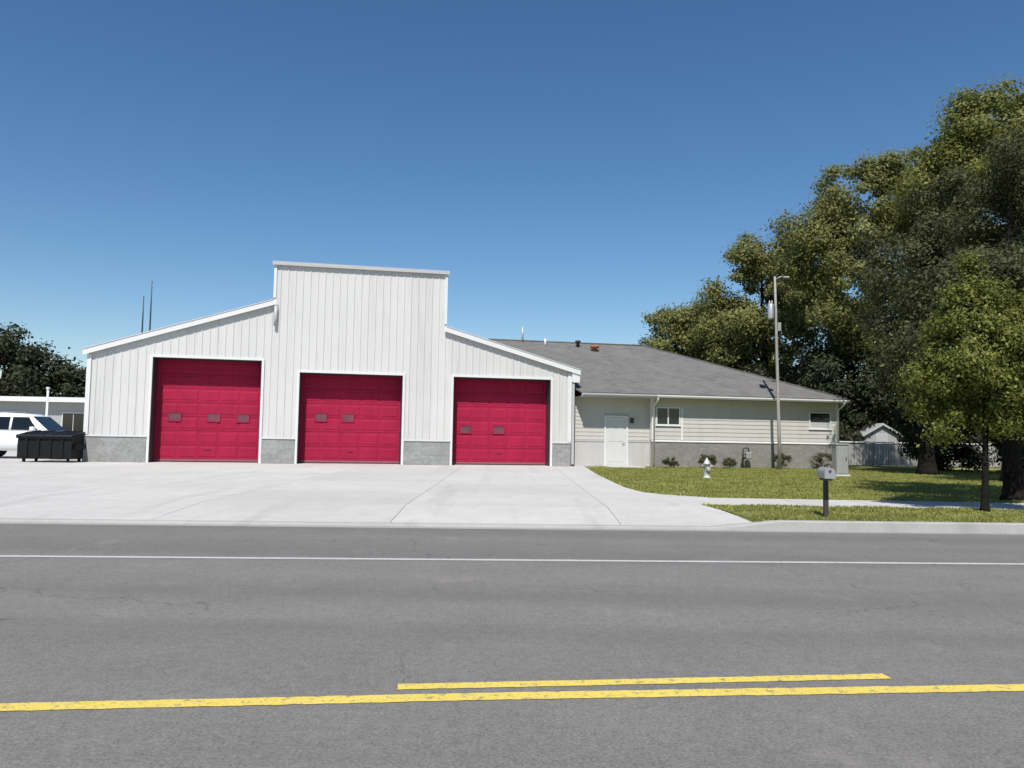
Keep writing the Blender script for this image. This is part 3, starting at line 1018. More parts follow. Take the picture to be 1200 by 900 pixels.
# hip roof
EY0, EY1 = -0.30, 13.9
XR = S2 + 0.15
RY = 6.8
RZ = 6.38
ZE = EZ + 0.06
rE = (26.1, RY, RZ)
rW = (17.4, RY, RZ)
c0 = (W + 0.42, EY0, ZE); c1 = (XR, EY0, ZE); c2 = (XR, EY1, ZE); c3 = (W + 0.42, EY1, ZE)
th = 0.05
def roof_face(pts):
    """roof plane with thickness and a UV map running up the slope"""
    P = [Vector(p) for p in pts]
    n = (P[1] - P[0]).cross(P[2] - P[0]).normalized()
    if n.z < 0: n = -n
    e = (P[1] - P[0]).normalized()
    u = n.cross(e)
    k = len(P)
    me = bpy.data.meshes.new('roof_plane')
    V = [tuple(p) for p in P] + [tuple(p - n * th) for p in P]
    Fq = [list(range(k)), list(range(k, 2 * k))[::-1]] + [[i, i + k, (i + 1) % k + k, (i + 1) % k] for i in range(k)]
    me.from_pydata(V, [], Fq)
    uv = me.uv_layers.new(name='UVMap')
    for lp in me.loops:
        q = me.vertices[lp.vertex_index].co - P[0]
        uv.data[lp.index].uv = (q.dot(e), q.dot(u))
    me.update()
    return mobj('roof_plane', me, M['shingle'], wing)
roof_face([c0, c1, rE, rW])
roof_face([c1, c2, rE])
roof_face([c2, c3, rW, rE])
# ridge and hip caps
MB().tube([(rW[0], rW[1], rW[2] + 0.01), (rE[0], rE[1], rE[2] + 0.01)], 0.06, 6).build('ridge_cap', M['shingle'], wing)
MB().tube([(c1[0], c1[1], c1[2] + 0.01), (rE[0], rE[1], rE[2] + 0.01)], 0.05, 6).build('hip_cap', M['shingle'], wing)
# eave: soffit, fascia, gutter
MB().box(W + 0.46, XR - 0.03, EY0 + 0.03, YE + 0.1, EZ - 0.12, EZ - 0.10).build('soffit', M['soffit'], wing)
MB().box(S2 + 0.021, XR - 0.03, YE + 0.1, 13.3, EZ - 0.12, EZ - 0.10).build('soffit', M['soffit'], wing)
MB().box(W + 0.44, S1 - 0.0, EY0, EY0 + 0.028, EZ - 0.16, EZ + 0.012).build('fascia', M['soffit'], wing)
MB().box(S1, XR, EY0, EY0 + 0.028, EZ - 0.16, EZ + 0.012).build('fascia', M['greypaint'], wing)
MB().box(XR - 0.028, XR, EY0 + 0.029, 13.8, EZ - 0.16, EZ + 0.012).build('fascia', M['greypaint'], wing)
gt = [(EY0 - 0.002, EZ + 0.0), (EY0 - 0.002, EZ - 0.105), (EY0 - 0.075, EZ - 0.105), (EY0 - 0.115, EZ - 0.04), (EY0 - 0.115, EZ + 0.02), (EY0 - 0.10, EZ + 0.02), (EY0 - 0.10, EZ - 0.03), (EY0 - 0.03, EZ - 0.08)]
MB().prism_x(gt, S1 - 0.02, XR + 0.05).build('gutter_trough', M['trim'], wing)
MB().prism_x(gt, W + 0.45, S1 - 0.03).build('gutter_trough', M['trim_grey'], wing)
MB().tube([(S1 + 0.05, EY0 - 0.05, EZ - 0.10), (S1 + 0.05, EY0 + 0.05, EZ - 0.25), (S1 + 0.05, YW - 0.10, EZ - 0.45), (S1 + 0.05, YW - 0.11, 0.1)], 0.04, 8).build('downspout', M['trim'], wing)
MB().tube([(S2 - 0.04, EY0 - 0.05, EZ - 0.10), (S2 - 0.04, EY0 + 0.05, EZ - 0.25), (S2 - 0.04, YW - 0.10, EZ - 0.45), (S2 - 0.04, YW - 0.11, 0.1)], 0.04, 8).build('downspout', M['trim'], wing)
# roof vents
def roof_at(s, y): return ZE + (RZ - ZE) * (y - EY0) / (RY - EY0)
def on_roof(s, y, prof, mat, name):
    MB().lathe(prof, (s, y, roof_at(s, y) - 0.06), 12).build(name, mat, wing)
on_roof(20.35, 6.2, [(0.06, 0), (0.06, 0.42), (0.05, 0.42)], M['trim'], 'vent_pipe')
on_roof(22.15, 6.2, [(0.09, 0), (0.09, 0.28), (0.16, 0.30), (0.15, 0.38), (0.02, 0.42)], M['darkmetal'], 'roof_vent')
on_roof(22.9, 5.6, [(0.14, 0), (0.14, 0.2), (0.25, 0.24), (0.24, 0.33), (0.04, 0.38)], M['rust'], 'turbine_vent')
MB().tube([(19.2, 6.6, 6.25), (19.2, 6.6, 7.15)], 0.05, 8).build('vent_pipe', M['galv'], wing)


def wpt(s, back):
    c, si = math.cos(BR), math.sin(BR)
    return (A[0] + c * s - si * back, A[1] + si * s + c * back)

# gas meter against the wing
x, y = wpt(28.4, -0.12)
gm = thing('gas_meter', (x, y, ZG), BR, 'dark pipe riser and gas meter against the brick base of the office wing', 'meter')
MB().tube([(0, 0, 0), (0, 0, 0.85), (0.03, 0, 0.93), (0.22, 0, 0.95), (0.28, 0, 0.9), (0.28, 0, 0.75)], 0.035, 8).build('pipe', M['darkmetal'], gm)
MB().bbox(0.14, 0.42, -0.10, 0.08, 0.42, 0.76, 0.04).build('meter_case', M['greypaint'], gm)
MB().lathe([(0.02, 0), (0.10, 0.01), (0.10, 0.05), (0.03, 0.08)], (0.0, -0.05, 0.6), 12).build('regulator', M['darkmetal'], gm)

# ------------------------------------------------------------------ trees
def leaf_cloud(centres, radii, counts, size, rng, flat=0.75, up=0.25, crown_normals=True):
    P, O = [], []
    mid = np.mean(np.array(centres), 0)
    ext = np.std(np.array(centres), 0) + 1e-3
    for c, r, n in zip(centres, radii, counts):
        d = rng.normal(0, 1, (n, 3))
        d /= np.linalg.norm(d, axis=1)[:, None]
        rad = r * rng.uniform(0.2, 1.0, n) ** 0.6 * (1 + 0.22 * rng.normal(0, 1, n))
        p = d * rad[:, None]
        p[:, 2] *= flat
        P.append(p + np.array(c))
        O.append(d * 0.8 + (np.array(c) - mid) / ext * (0.35 if crown_normals else 0))
    P = np.concatenate(P)
    n = len(P)
    nrm = rng.normal(0, 0.6, (n, 3)) + np.concatenate(O)
    nrm[:, 2] += up
    nrm /= np.linalg.norm(nrm, axis=1)[:, None]
    t = rng.normal(0, 1, (n, 3))
    t -= nrm * (t * nrm).sum(1)[:, None]
    t /= np.linalg.norm(t, axis=1)[:, None]
    bt = np.cross(nrm, t)
    L = size * rng.uniform(0.6, 1.35, n)[:, None]
    Wd = L * rng.uniform(0.45, 0.7, n)[:, None]
    v = np.empty((n, 4, 3))
    v[:, 0] = P - t * L * 0.5
    v[:, 1] = P + bt * Wd * 0.5 - t * L * 0.05 - nrm * L * 0.06
    v[:, 2] = P + t * L * 0.5
    v[:, 3] = P - bt * Wd * 0.5 - t * L * 0.05 - nrm * L * 0.06
    return v


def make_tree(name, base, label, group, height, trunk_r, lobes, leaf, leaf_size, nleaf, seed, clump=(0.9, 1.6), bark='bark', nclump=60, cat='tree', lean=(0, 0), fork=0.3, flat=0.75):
    """lobes: ellipsoids (dx, dy, z, rx, ry, rz) relative to the base that hold the clumps"""
    rng = np.random.default_rng(seed)
    t = thing(name, base, 0, label, cat, group)
    vol = np.array([l[3] * l[4] * l[5] for l in lobes]) ** 0.75
    per = np.maximum(3, (nclump * vol / vol.sum()).astype(int))
    centres = []
    for l, k in zip(lobes, per):
        d = rng.normal(0, 1, (k, 3)); d /= np.linalg.norm(d, axis=1)[:, None]
        r = rng.uniform(0.35, 1.0, k) ** 0.5
        centres.append(np.array(l[:3]) + d * r[:, None] * np.array(l[3:]))
    centres = np.concatenate(centres)
    radii = rng.uniform(*clump, len(centres))
    wgt = radii ** 2
    counts = np.maximum(20, (nleaf * wgt / wgt.sum()).astype(int))
    v = leaf_cloud(centres, radii, counts, leaf_size, rng, flat)
    crown = mobj('crown', poly_mesh('crown', v), M[leaf], t)
    # trunk and limbs
    tb = MB()
    zf = height * fork
    top = np.array([lean[0], lean[1], height * 0.80])
    def trunk_pt(f):
        w = 0.10 * math.sin(f * 5 + seed) * height * 0.08
        return Vector((top[0] * f ** 1.4 + w, top[1] * f ** 1.4 + w * 0.5, top[2] * f))
    fs = [0, 0.02, 0.06, 0.15, 0.3, 0.45, 0.6, 0.75, 0.9, 1.0]
    rr = [1.55, 1.25, 1.05, 0.95, 0.84, 0.68, 0.50, 0.34, 0.18, 0.08]
    tb.tube([trunk_pt(f) for f in fs], [trunk_r * r for r in rr], 10)
    order = np.argsort(-radii)[:min(len(centres), 34)]
    for i in order:
        c = Vector(centres[i])
        hz = math.hypot(c.x, c.y)
        f0 = min(0.92, max(fork * 1.1, (c.z - hz * 0.75) / top[2]))
        if c.z < zf: f0 = max(0.12, (c.z * 0.9) / top[2])
        p0 = trunk_pt(f0)
        r0 = trunk_r * float(np.interp(f0, fs, rr)) * 0.42
        midp = p0.lerp(c, 0.5) + Vector((rng.normal(0, 0.05), rng.normal(0, 0.05), 0.10)) * (c - p0).length
        tb.tube([p0, p0.lerp(midp, 0.5) + Vector((0, 0, 0.02)), midp, midp.lerp(c, 0.6), c], [r0, r0 * 0.8, r0 * 0.55, r0 * 0.33, r0 * 0.12], 6, cap=False)
    tb.build('trunk', M[bark], t)
    return t

G1 = 'tall trees right of and behind the office wing'
make_tree('tall_tree', (12.9, 62, ZG), 'lowest olive tree showing over the shingled roof, leftmost of the tall row', G1, 13.5, 0.32,
          [(0, 0, 8.2, 3.2, 3.2, 4.0), (-1.6, 0, 6.4, 2.2, 2.4, 2.6), (1.6, 0.3, 10.0, 1.8, 1.8, 2.0), (2.6, 0, 6.0, 2.4, 2.4, 2.6), (3.2, 0, 9.6, 2.2, 2.2, 2.6)], 'leaf_olive', 0.24, 46000, 11, (0.5, 1.3), nclump=120)
make_tree('tall_tree', (18.6, 58, ZG), 'mid-height olive tree rising behind the utility pole', G1, 18, 0.4,
          [(0, 0, 10.5, 4.2, 4.0, 4.6), (0.6, 0, 14.6, 2.8, 2.8, 2.6), (-2.2, 0.3, 8.5, 2.6, 2.6, 3.4), (3.4, 0.3, 13.4, 2.6, 2.6, 3.2), (0.2, 1, 6.5, 3.6, 3, 3)], 'leaf_olive', 0.23, 72000, 12, (0.5, 1.35), nclump=175)
make_tree('tall_tree', (23.4, 50, ZG), 'broad spreading olive tree behind the right end of the office wing', G1, 21, 0.5,
          [(-0.4, 0, 12.0, 5.0, 4.6, 5.0), (-0.8, 0, 17.0, 3.6, 3.4, 3.2), (3.0, 0, 17.2, 3.2, 3.0, 3.4), (-3.0, 0.3, 9.0, 2.4, 2.4, 3.0), (-4.0, 0.2, 14.0, 2.2, 2.4, 2.8), (1, 0.5, 7.5, 4, 3, 3)], 'leaf_olive', 0.21, 96000, 13, (0.5, 1.4), 'barkpale', 210)
make_tree('tall_tree', (28.5, 44, ZG), 'tallest green tree filling the top right corner', G1, 22.5, 0.55,
          [(-0.6, 0, 14.0, 5.2, 4.8, 5.2), (-0.2, 0, 18.8, 4.2, 4.0, 3.2), (3.5, 0, 17.0, 4, 4, 4.5), (-4.0, 0, 15.6, 2.6, 2.6, 3.0), (-1.5, -1.0, 17.5, 3.2, 3, 3)], 'leaf_green', 0.20, 120000, 14, (0.5, 1.4), 'barkpale', 220)
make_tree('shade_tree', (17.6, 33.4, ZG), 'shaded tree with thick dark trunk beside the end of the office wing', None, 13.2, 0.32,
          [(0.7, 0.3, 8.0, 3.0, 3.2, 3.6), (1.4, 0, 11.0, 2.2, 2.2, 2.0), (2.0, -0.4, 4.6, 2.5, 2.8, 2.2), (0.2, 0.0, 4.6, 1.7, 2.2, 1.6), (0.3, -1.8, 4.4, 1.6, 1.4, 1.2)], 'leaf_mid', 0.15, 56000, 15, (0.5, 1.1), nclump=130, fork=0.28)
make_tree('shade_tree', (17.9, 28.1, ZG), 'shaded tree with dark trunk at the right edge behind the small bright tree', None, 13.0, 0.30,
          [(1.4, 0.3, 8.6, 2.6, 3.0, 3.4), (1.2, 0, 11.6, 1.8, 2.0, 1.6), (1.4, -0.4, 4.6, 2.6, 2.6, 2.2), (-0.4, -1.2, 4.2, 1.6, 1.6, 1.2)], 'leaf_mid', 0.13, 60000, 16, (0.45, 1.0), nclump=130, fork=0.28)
# dark understorey
GU = 'dark bushy trees under the tall trees'
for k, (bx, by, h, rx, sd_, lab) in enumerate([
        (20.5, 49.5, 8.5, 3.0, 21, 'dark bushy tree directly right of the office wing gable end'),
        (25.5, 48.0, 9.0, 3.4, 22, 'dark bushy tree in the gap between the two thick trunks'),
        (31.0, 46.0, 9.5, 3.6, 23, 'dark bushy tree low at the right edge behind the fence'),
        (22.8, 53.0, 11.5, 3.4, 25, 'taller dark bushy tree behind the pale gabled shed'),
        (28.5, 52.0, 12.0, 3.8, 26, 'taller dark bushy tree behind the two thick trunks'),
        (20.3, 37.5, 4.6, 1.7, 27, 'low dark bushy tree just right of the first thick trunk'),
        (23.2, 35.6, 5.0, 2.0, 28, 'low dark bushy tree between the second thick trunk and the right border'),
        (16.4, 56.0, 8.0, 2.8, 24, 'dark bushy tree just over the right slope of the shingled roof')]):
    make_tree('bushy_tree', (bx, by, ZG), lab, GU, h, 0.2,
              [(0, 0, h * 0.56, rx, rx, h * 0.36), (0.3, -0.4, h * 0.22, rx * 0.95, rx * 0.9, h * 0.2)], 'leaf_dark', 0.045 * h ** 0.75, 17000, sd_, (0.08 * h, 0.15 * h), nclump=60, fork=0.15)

# small bright tree by the sidewalk
make_tree('small_tree', (9.62, 16.0, ZG), 'small bright yellow-green tree by the sidewalk at the right edge', None, 5.3, 0.07,
          [(0.0, 0, 3.4, 1.05, 1.0, 1.05), (-0.15, 0, 4.6, 0.50, 0.5, 0.55), (-0.85, 0.1, 2.75, 0.55, 0.6, 0.5), (0.95, 0.1, 3.5, 0.9, 0.9, 0.85), (0.5, -0.1, 2.5, 0.9, 0.8, 0.6), (-0.2, 0.1, 2.2, 0.7, 0.7, 0.45), (-1.0, 0.2, 2.4, 0.6, 0.6, 0.45), (-0.7, 0.1, 1.75, 0.45, 0.5, 0.3), (0.7, 0.1, 1.75, 0.8, 0.6, 0.35), (-0.1, 0, 5.0, 0.25, 0.25, 0.45), (1.3, 0, 4.3, 0.5, 0.5, 0.4)],
          'leaf_bright', 0.075, 54000, 31, (0.14, 0.44), nclump=170, fork=0.22, flat=0.8)
make_tree('roadside_tree', (12.2, 19.2, ZG), 'roadside tree at the right border, dark and half hidden by the small bright tree', None, 8.0, 0.22,
          [(0.2, 0, 4.2, 3.0, 3.0, 1.7), (0.5, 0, 5.4, 2.2, 2.2, 1.3), (-0.9, 1.0, 3.6, 1.8, 1.8, 0.9), (0.4, 2.6, 4.8, 2.4, 1.8, 1.6), (-0.2, -2.0, 3.7, 2.2, 1.5, 1.1), (-1.0, 0.2, 3.2, 1.9, 1.9, 0.9)], 'leaf_mid', 0.12, 64000, 33, (0.4, 0.85), nclump=110, fork=0.25)

# trees far left
GL = 'trees behind the low building at left'
make_tree('background_tree', (-45.5, 70, ZG), 'taller dark tree above the low building at the left edge', GL, 10.9, 0.35,
          [(0, 0, 6.6, 3.4, 3.2, 3.4), (-0.4, 0, 8.6, 2.2, 2.2, 1.6), (2.0, 0, 5.0, 2.6, 2.6, 2.4)], 'leaf_dark', 0.36, 14000, 41, (0.9, 1.6), nclump=50)
make_tree('background_tree', (-40.2, 72, ZG), 'lower dark tree meeting the left corner of the white hall', GL, 8.0, 0.3,
          [(0, 0, 4.9, 3.0, 3.0, 2.7), (2.0, 0, 3.8, 2.4, 2.4, 2.0)], 'leaf_dark', 0.36, 11000, 42, (0.8, 1.4), nclump=40)

# low shrub by the entry
x, y = wpt(24.7, -0.45)
make_tree('low_shrub', (x, y, ZG), 'small dark shrub below the twin window of the office wing', None, 0.55, 0.02,
          [(0, 0, 0.27, 0.42, 0.28, 0.22)], 'leaf_dark', 0.05, 1500, 51, (0.08, 0.16), nclump=22, cat='shrub')

GP = 'low plants along the brick base of the office wing'
for s_, h_, sd_, lab in ((26.5, 0.75, 61, 'rounded dark shrub at the brick base midway between twin window and meter'),
                         (27.6, 0.5, 62, 'lowest dark shrub at the brick base just left of the meter'),
                         (30.2, 0.8, 63, 'dark shrub at the brick base right of the utility pole'),
                         (32.3, 0.9, 64, 'dark shrub at the brick base under the small end window')):
    x, y = wpt(s_, -0.35)
    make_tree('low_shrub', (x, y, ZG), lab, GP, h_, 0.025, [(0, 0, h_ * 0.5, h_ * 0.6, 0.25, h_ * 0.38)], 'leaf_mid', 0.055, 1800, sd_, (0.09, 0.18), nclump=26, cat='shrub')

# far belt of trees closing the horizon
rng = np.random.default_rng(77)
cs, rs, ct = [], [], []
for k in range(150):
    x = -260 + k * 3.6 + rng.uniform(-1.5, 1.5)
    if -62 < x < 4: continue
    for j in range(3):
        cs.append((x + rng.uniform(-2, 2), 150 + rng.uniform(-6, 6), rng.uniform(1.5, 8.5))); rs.append(rng.uniform(1.8, 3.2)); ct.append(150)
tag(mobj('far_trees', poly_mesh('far_trees', leaf_cloud(cs, rs, ct, 0.8, rng, crown_normals=False)), M['leaf_dark']), 'distant dark belt of trees along the horizon', 'trees', kind='stuff')

# ------------------------------------------------------------------ utility pole
up = thing('utility_pole', (12.3, 36.0, ZG), 0, 'tall pale utility pole with a small transformer in front of the office wing', 'utility pole')
LX = -0.20
def px(z): return LX * z / 8.9
MB().tube([(px(z), 0, z) for z in (0, 2, 4.5, 7, 8.9)], [0.085, 0.078, 0.07, 0.06, 0.05], 12).build('pole', M['poleconc'], up)
tr = MB().lathe([(0.05, 0), (0.13, 0.02), (0.14, 0.06), (0.14, 0.66), (0.12, 0.70), (0.05, 0.74)], (px(7.2) - 0.24, -0.02, 6.90), 14).build('transformer', M['galv'], up)
for dx in (-0.07, 0.07):
    MB().lathe([(0.03, 0), (0.045, 0.03), (0.025, 0.06), (0.045, 0.09), (0.025, 0.12), (0.012, 0.16)], (px(7.2) - 0.24 + dx * 0.8, -0.02, 7.62), 8).build('bushing', M['trim_grey'], tr)
MB().box(px(7.2) - 0.14, px(7.2) - 0.05, -0.05, 0.05, 7.0, 7.5).build('bracket', M['darkmetal'], up)
MB().tube([(px(8.6), 0, 8.75), (px(8.6) + 0.25, 0, 8.90), (px(8.6) + 0.45, 0, 8.91)], 0.02, 8).build('lamp_arm', M['galv'], up)
MB().bbox(px(8.6) + 0.40, px(8.6) + 0.66, -0.07, 0.07, 8.84, 8.92, 0.02).build('lamp_head', M['galv'], up)
MB().bbox(px(6.3) + 0.05, px(6.3) + 0.20, -0.10, 0.08, 6.35, 6.75, 0.02).build('cutout_box', M['greypaint'], up)

# ------------------------------------------------------------------ mailbox
mb = thing('mailbox', (5.70, 14.27, ZG), R(-8), 'light grey mailbox on a dark post at the kerb', 'mailbox')
MB().bbox(-0.04, 0.04, -0.04, 0.04, -0.1, 0.74, 0.006).build('post', M['postwood'], mb)
MB().bbox(-0.045, 0.045, -0.30, 0.26, 0.66, 0.70, 0.005).build('bracket', M['postwood'], mb)
prof = [(-0.09, 0.705), (0.09, 0.705)] + [(0.09 * math.cos(a), 0.81 + 0.085 * math.sin(a)) for a in [math.pi * k / 12 for k in range(13)]]
bx_ = MB().prism_y(prof, -0.29, 0.24).build('box', M['mail'], mb)
MB().prism_y([(x * 1.03, 0.705 + (z - 0.705) * 1.015) for x, z in prof], -0.312, -0.2905).build('front_flap', M['mail'], bx_)
MB().box(-0.02, 0.02, -0.335, -0.3125, 0.83, 0.855).build('latch', M['darkmetal'], bx_)
MB().box(0.0935, 0.10, -0.12, -0.09, 0.76, 0.92).box(0.0935, 0.10, -0.09, -0.03, 0.86, 0.92).build('flag', M['redlens'], mb)

# ------------------------------------------------------------------ hydrant in the lawn
hy = thing('fire_hydrant', (6.82, 27.4, ZG), R(5), 'short pale hydrant standing alone in the lawn', 'hydrant')
MB().lathe([(0.15, -0.05), (0.15, 0.03), (0.105, 0.04), (0.10, 0.10), (0.10, 0.46), (0.125, 0.47), (0.125, 0.50), (0.105, 0.51), (0.09, 0.57), (0.05, 0.63), (0.035, 0.64), (0.03, 0.69)], (0, 0, 0), 18).build('barrel', M['hydrant'], hy)
for sx in (-1, 1):
    MB().tube([(sx * 0.08, 0, 0.40), (sx * 0.15, 0, 0.40), (sx * 0.151, 0, 0.40), (sx * 0.19, 0, 0.40)], [0.045, 0.045, 0.055, 0.05], 10).build('side_nozzle', M['greypaint' if sx < 0 else 'hydrant'], hy)
MB().tube([(0, -0.08, 0.33), (0, -0.15, 0.33), (0, -0.151, 0.33), (0, -0.19, 0.33)], [0.06, 0.06, 0.075, 0.07], 10).build('front_nozzle', M['hydrant'], hy)

# ------------------------------------------------------------------ cabinet
cb = thing('utility_cabinet', (12.75, 30.5, ZG), R(6), 'grey upright utility cabinet on the lawn before the end of the wing', 'cabinet')
MB().bbox(-0.30, 0.30, -0.25, 0.25, -0.05, 0.06, 0.01).build('plinth', M['concrete'], cb)
MB().bbox(-0.24, 0.24, -0.18, 0.18, 0.06, 1.20, 0.012).build('case', M['greypaint'], cb)
MB().bbox(-0.27, 0.27, -0.21, 0.21, 1.20, 1.26, 0.012).build('lid', M['greypaint'], cb)
dd = MB().bbox(-0.20, 0.20, -0.195, -0.181, 0.12, 1.14, 0.006).build('door', M['greypaint'], cb)
MB().bbox(0.12, 0.15, -0.22, -0.196, 0.60, 0.74, 0.004).build('handle', M['darkmetal'], dd)

# ------------------------------------------------------------------ fence beyond the lawn
fn = thing('fence', (17.2, 42.6, ZG), R(3), 'low grey board fence with pale top rail right of the office wing', 'fence')
FL = 20.0
for i in range(int(FL / 0.155)):
    h = 1.24 + random.uniform(-0.012, 0.012)
    o = MB() if i else None
    if i == 0:
        fb = MB().bbox(0, 0.142, -0.012, 0.012, 0.05, 1.24, 0.004).build('board', M['fenceboard'], fn)
    else:
        o = fb.copy(); col.objects.link(o); o.parent = fn
        o.location = (i * 0.155, random.uniform(-0.003, 0.003), random.uniform(-0.01, 0.01))
for i in range(9):
    MB().bbox(i * 2.48 - 0.05, i * 2.48 + 0.05, 0.05, 0.15, -0.1, 1.33, 0.008).build('post', M['fenceboard'], fn)
MB().bbox(-0.08, FL + 0.05, -0.07, 0.17, 1.262, 1.335, 0.01).build('top_rail', M['trim'], fn)
MB().box(0, FL, 0.0125, 0.05, 0.25, 0.33).build('rail', M['fenceboard'], fn)
MB().box(0, FL, 0.0125, 0.05, 0.95, 1.03).build('rail', M['fenceboard'], fn)

# small pale shed beyond the fence
sh = thing('garden_shed', (21.9, 46.5, ZG), R(8), 'small pale gabled shed half hidden behind the fence', 'shed')
w_ = 1.1
MB().prism_y([(-w_, 0), (w_, 0), (w_, 1.75), (0, 2.35), (-w_, 1.75)], 0, 2.4).build('wall', M['farwall'], sh)
for sx in (-1, 1):
    MB().prism_y([(0, 2.36), (sx * (w_ + 0.2), 1.65), (sx * (w_ + 0.2), 1.72), (0, 2.43)], -0.15, 2.55).build('roof_plane', M['farroof'], sh)
    MB().prism_y([(0, 2.31), (sx * (w_ + 0.21), 1.60), (sx * (w_ + 0.21), 1.73), (0, 2.44)], -0.19, -0.151).build('barge_board', M['trim_grey'], sh)
MB().bbox(-0.4, 0.4, -0.04, -0.002, 0.05, 1.8, 0.008).build('door', M['trim_grey'], sh)

# ------------------------------------------------------------------ dumpster
dp = thing('dumpster', (-17.97, 30.9, ZG), R(4), 'black steel dumpster with closed lids at the left corner of the hall', 'dumpster')
body = MB()
body.prism_x([(-0.62, 0.16), (0.62, 0.16), (0.68, 1.12), (-0.60, 0.98)], -1.0, 1.0)
body.build('body', M['blackpaint'], dp)
for xx in (-0.66, -0.22, 0.22, 0.66):
    MB().prism_x([(-0.66, 0.20), (-0.621, 0.20), (-0.606, 0.92), (-0.645, 0.92)], xx - 0.045, xx + 0.045).build('rib', M['blackpaint'], dp)
MB().prism_x([(-0.67, 0.92), (-0.59, 0.92), (-0.59, 1.0), (-0.67, 1.0)], -1.04, 1.04).build('rim', M['blackpaint'], dp)
for sx in (-1, 1):
    MB().bbox(sx * 1.001 if sx > 0 else -1.10, 1.10 if sx > 0 else -1.001, -0.45, 0.45, 0.52, 0.70, 0.012).build('fork_pocket', M['blackpaint'], dp)
    ld = MB().prism_x([(-0.70, 1.00), (0.70, 1.155), (0.70, 1.21), (0.05, 1.16), (-0.68, 1.05)], 0.012 if sx > 0 else -1.03, 1.03 if sx > 0 else -0.012).build('lid', M['lidplastic'], dp)
    for q in (0.25, 0.55, 0.8):
        MB().prism_x([(-0.6, 1.056), (0.05, 1.161), (0.6, 1.205), (0.6, 1.235), (0.05, 1.19), (-0.6, 1.085)], sx * q - 0.03, sx * q + 0.03).build('lid_rib', M['lidplastic'], ld)
for sx in (-0.82, 0.82):
    for yy in (-0.45, 0.45):
        MB().tube([(sx - 0.03, yy, 0.075), (sx + 0.03, yy, 0.075)], 0.075, 12).build('caster', M['rubber'], dp)
        MB().box(sx - 0.05, sx - 0.032, yy - 0.03, yy + 0.03, 0.075, 0.16).box(sx + 0.032, sx + 0.05, yy - 0.03, yy + 0.03, 0.075, 0.16).build('caster_fork', M['darkmetal'], dp)

# ------------------------------------------------------------------ white SUV (nose to the right)
def loft(sections, name, mat, parent, smooth=True):
    b = MB()
    n = len(sections[0])
    V = [p for s in sections for p in s]
    F = []
    for i in range(len(sections) - 1):
        for k in range(n):
            k2 = (k + 1) % n
            F.append([i * n + k, i * n + k2, (i + 1) * n + k2, (i + 1) * n + k])
    b.add(V, F, smooth)
    b.add(sections[0], [list(range(n))[::-1]])
    b.add(sections[-1], [list(range(n))])
    return b.build(name, mat, parent)

sv = thing('parked_suv', (-20.85, 33.9, ZG), R(6), 'white full-size SUV parked behind the black dumpster at the left edge', 'car')
def sec(x, w, zb, zt, wt):
    """rounded body ring: half width w low, wt at the top"""
    pts = [(-w * 0.86, zb), (-w, zb + 0.12), (-w * 1.01, (zb + zt) / 2), (-(w + wt) / 2 - 0.01, zt - 0.12), (-wt, zt - 0.02), (-wt * 0.6, zt + 0.02)]
    ring = [(x, a, z) for a, z in pts] + [(x, -a, z) for a, z in reversed(pts)]
    return ring
stat = [(-2.60, 0.86, 0.52, 1.00, 0.84), (-2.54, 0.93, 0.42, 1.16, 0.90), (-2.2, 0.98, 0.36, 1.19, 0.94), (-1.0, 1.0, 0.34, 1.19, 0.95), (0.3, 1.0, 0.34, 1.18, 0.95),
        (1.15, 1.0, 0.34, 1.17, 0.94), (1.9, 0.98, 0.36, 1.13, 0.90), (2.35, 0.94, 0.40, 1.06, 0.86), (2.58, 0.86, 0.46, 0.94, 0.78), (2.64, 0.78, 0.52, 0.84, 0.70)]
loft([sec(*s) for s in stat], 'body', M['carwhite'], sv)
def csec(x, w, z0, z1, wt):
    return [(x, -w, z0), (x, -(w * 0.55 + wt * 0.45), z0 + (z1 - z0) * 0.5), (x, -wt, z1 - 0.06), (x, -wt * 0.85, z1), (x, wt * 0.85, z1), (x, wt, z1 - 0.06), (x, (w * 0.55 + wt * 0.45), z0 + (z1 - z0) * 0.5), (x, w, z0)]
cab = [(-2.52, 0.90, 1.12, 1.22, 0.86), (-2.34, 0.92, 1.12, 1.80, 0.76), (-2.0, 0.93, 1.12, 1.90, 0.75), (-0.6, 0.94, 1.12, 1.94, 0.75), (0.25, 0.94, 1.12, 1.90, 0.74), (0.55, 0.93, 1.12, 1.80, 0.74), (1.25, 0.90, 1.12, 1.20, 0.86)]
loft([csec(*s) for s in cab], 'cabin', M['carwhite'], sv)
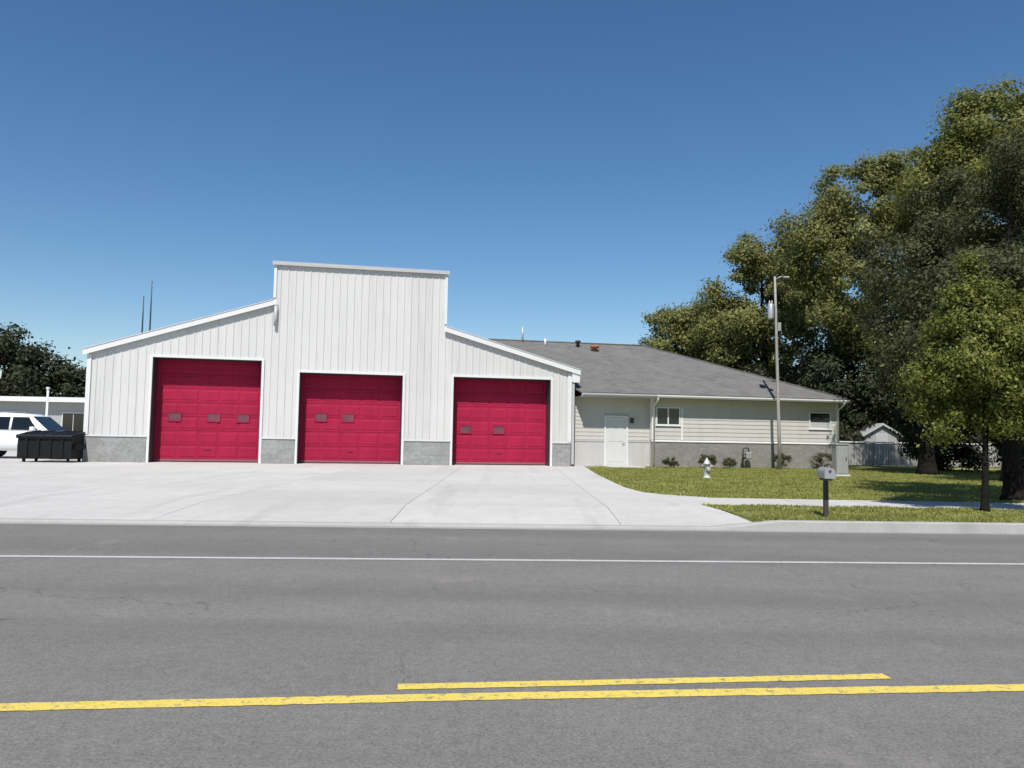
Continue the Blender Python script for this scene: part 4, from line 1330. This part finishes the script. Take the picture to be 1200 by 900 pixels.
for sy in (-1, 1):
    for (xa, xb, ta, tb) in ((-2.15, -1.25, -2.08, -1.25), (-1.15, -0.30, -1.15, -0.30), (-0.20, 0.85, -0.20, 0.42)):
        yb, yt = 0.935 * sy, 0.80 * sy
        MB().add([(xa, yb, 1.22), (xb, yb, 1.22), (tb, yt, 1.76), (ta, yt, 1.76), (xa, yb - sy * 0.03, 1.22), (xb, yb - sy * 0.03, 1.22), (tb, yt - sy * 0.03, 1.76), (ta, yt - sy * 0.03, 1.76)],
                 [(0, 1, 2, 3), (4, 7, 6, 5), (0, 4, 5, 1), (1, 5, 6, 2), (2, 6, 7, 3), (3, 7, 4, 0)]).build('side_window', M['carglass'], sv)
    for xx in (-1.0, 0.12):
        MB().bbox(xx - 0.10, xx + 0.10, sy * 1.0 - 0.025, sy * 1.0 + 0.025, 1.02, 1.06, 0.008).build('door_handle', M['carwhite'], sv)
    MB().bbox(0.62, 0.80, min(sy * 0.93, sy * 1.16), max(sy * 0.93, sy * 1.16), 1.18, 1.36, 0.03).build('side_mirror', M['carwhite'], sv)
    MB().bbox(2.40, 2.62, min(sy * 0.58, sy * 0.86), max(sy * 0.58, sy * 0.86), 0.78, 0.93, 0.02).build('headlight', M['lens'], sv)
    MB().bbox(-2.60, -2.50, min(sy * 0.72, sy * 0.93), max(sy * 0.72, sy * 0.93), 0.85, 1.15, 0.02).build('tail_light', M['redlens'], sv)
    for xx in (-1.62, 1.66):
        wh = MB().tube([(xx, sy * 0.76, 0.38), (xx, sy * 0.78, 0.38), (xx, sy * 1.0, 0.38), (xx, sy * 1.02, 0.38)], [0.33, 0.38, 0.38, 0.34], 24)
        wh = wh.build('wheel', M['rubber'], sv)
        MB().tube([(xx, sy * 1.021, 0.38), (xx, sy * 1.03, 0.38)], [0.24, 0.21], 20).build('rim', M['galv'], wh)
        MB().tube([(xx, sy * 1.012 - 0.04, 0.40), (xx, sy * 1.008, 0.40)], 0.46, 24).build('wheel_arch', M['darkmetal'], sv) if False else None
MB().add([(1.27, -0.78, 1.22), (1.27, 0.78, 1.22), (0.60, 0.68, 1.80), (0.60, -0.68, 1.80), (1.22, -0.78, 1.20), (1.22, 0.78, 1.20), (0.55, 0.68, 1.78), (0.55, -0.68, 1.78)],
         [(0, 1, 2, 3), (4, 7, 6, 5), (0, 4, 5, 1), (1, 5, 6, 2), (2, 6, 7, 3), (3, 7, 4, 0)]).build('windscreen', M['carglass'], sv)
MB().bbox(2.60, 2.69, -0.5, 0.5, 0.62, 0.84, 0.015).build('grille', M['darkmetal'], sv)
MB().bbox(2.45, 2.74, -0.84, 0.84, 0.40, 0.58, 0.04).build('bumper', M['galv'], sv)

# ------------------------------------------------------------------ low building and lamp post at far left
lb = thing('low_building', (-44.0, 52.5, ZG), R(2), 'long low grey building with pale flat eave behind the SUV', 'building')
MB().box(0, 26, 0, 9, 0, 3.0).build('wall', M['farwall'], lb)
MB().box(-0.5, 26.5, -0.6, 9.5, 3.12, 3.30).build('roof', M['farroof'], lb)
MB().box(-0.52, 26.52, -0.64, -0.602, 3.02, 3.34).build('fascia', M['trim'], lb)
MB().box(-0.48, 26.48, -0.6, 0.0, 3.01, 3.119).build('soffit', M['soffit'], lb)
for i in range(6):
    wx = 1.8 + i * 4.0
    wn_ = MB().box(wx - 0.06, wx + 1.46, -0.05, -0.002, 0.95, 2.35).build('window_frame', M['trim'], lb)
    for q in (0, 1):
        MB().box(wx + q * 0.72, wx + q * 0.72 + 0.68, -0.065, -0.051, 1.02, 2.28).build('pane', M['glass'], wn_)
MB().bbox(20.3, 21.3, -0.06, -0.002, 0.02, 2.15, 0.01).build('door', M['trim_grey'], lb)

lp = thing('lamp_post', (-27.2, 46.0, ZG), 0, 'thin white post rising behind the SUV at left', 'post')
MB().tube([(0, 0, 0), (0, 0, 0.3), (0, 0, 0.301), (0, 0, 3.55)], [0.11, 0.11, 0.07, 0.06], 10).build('pole', M['trim'], lp)
MB().bbox(-0.09, 0.09, -0.09, 0.09, 3.55, 3.68, 0.03).build('lamp_head', M['trim'], lp)
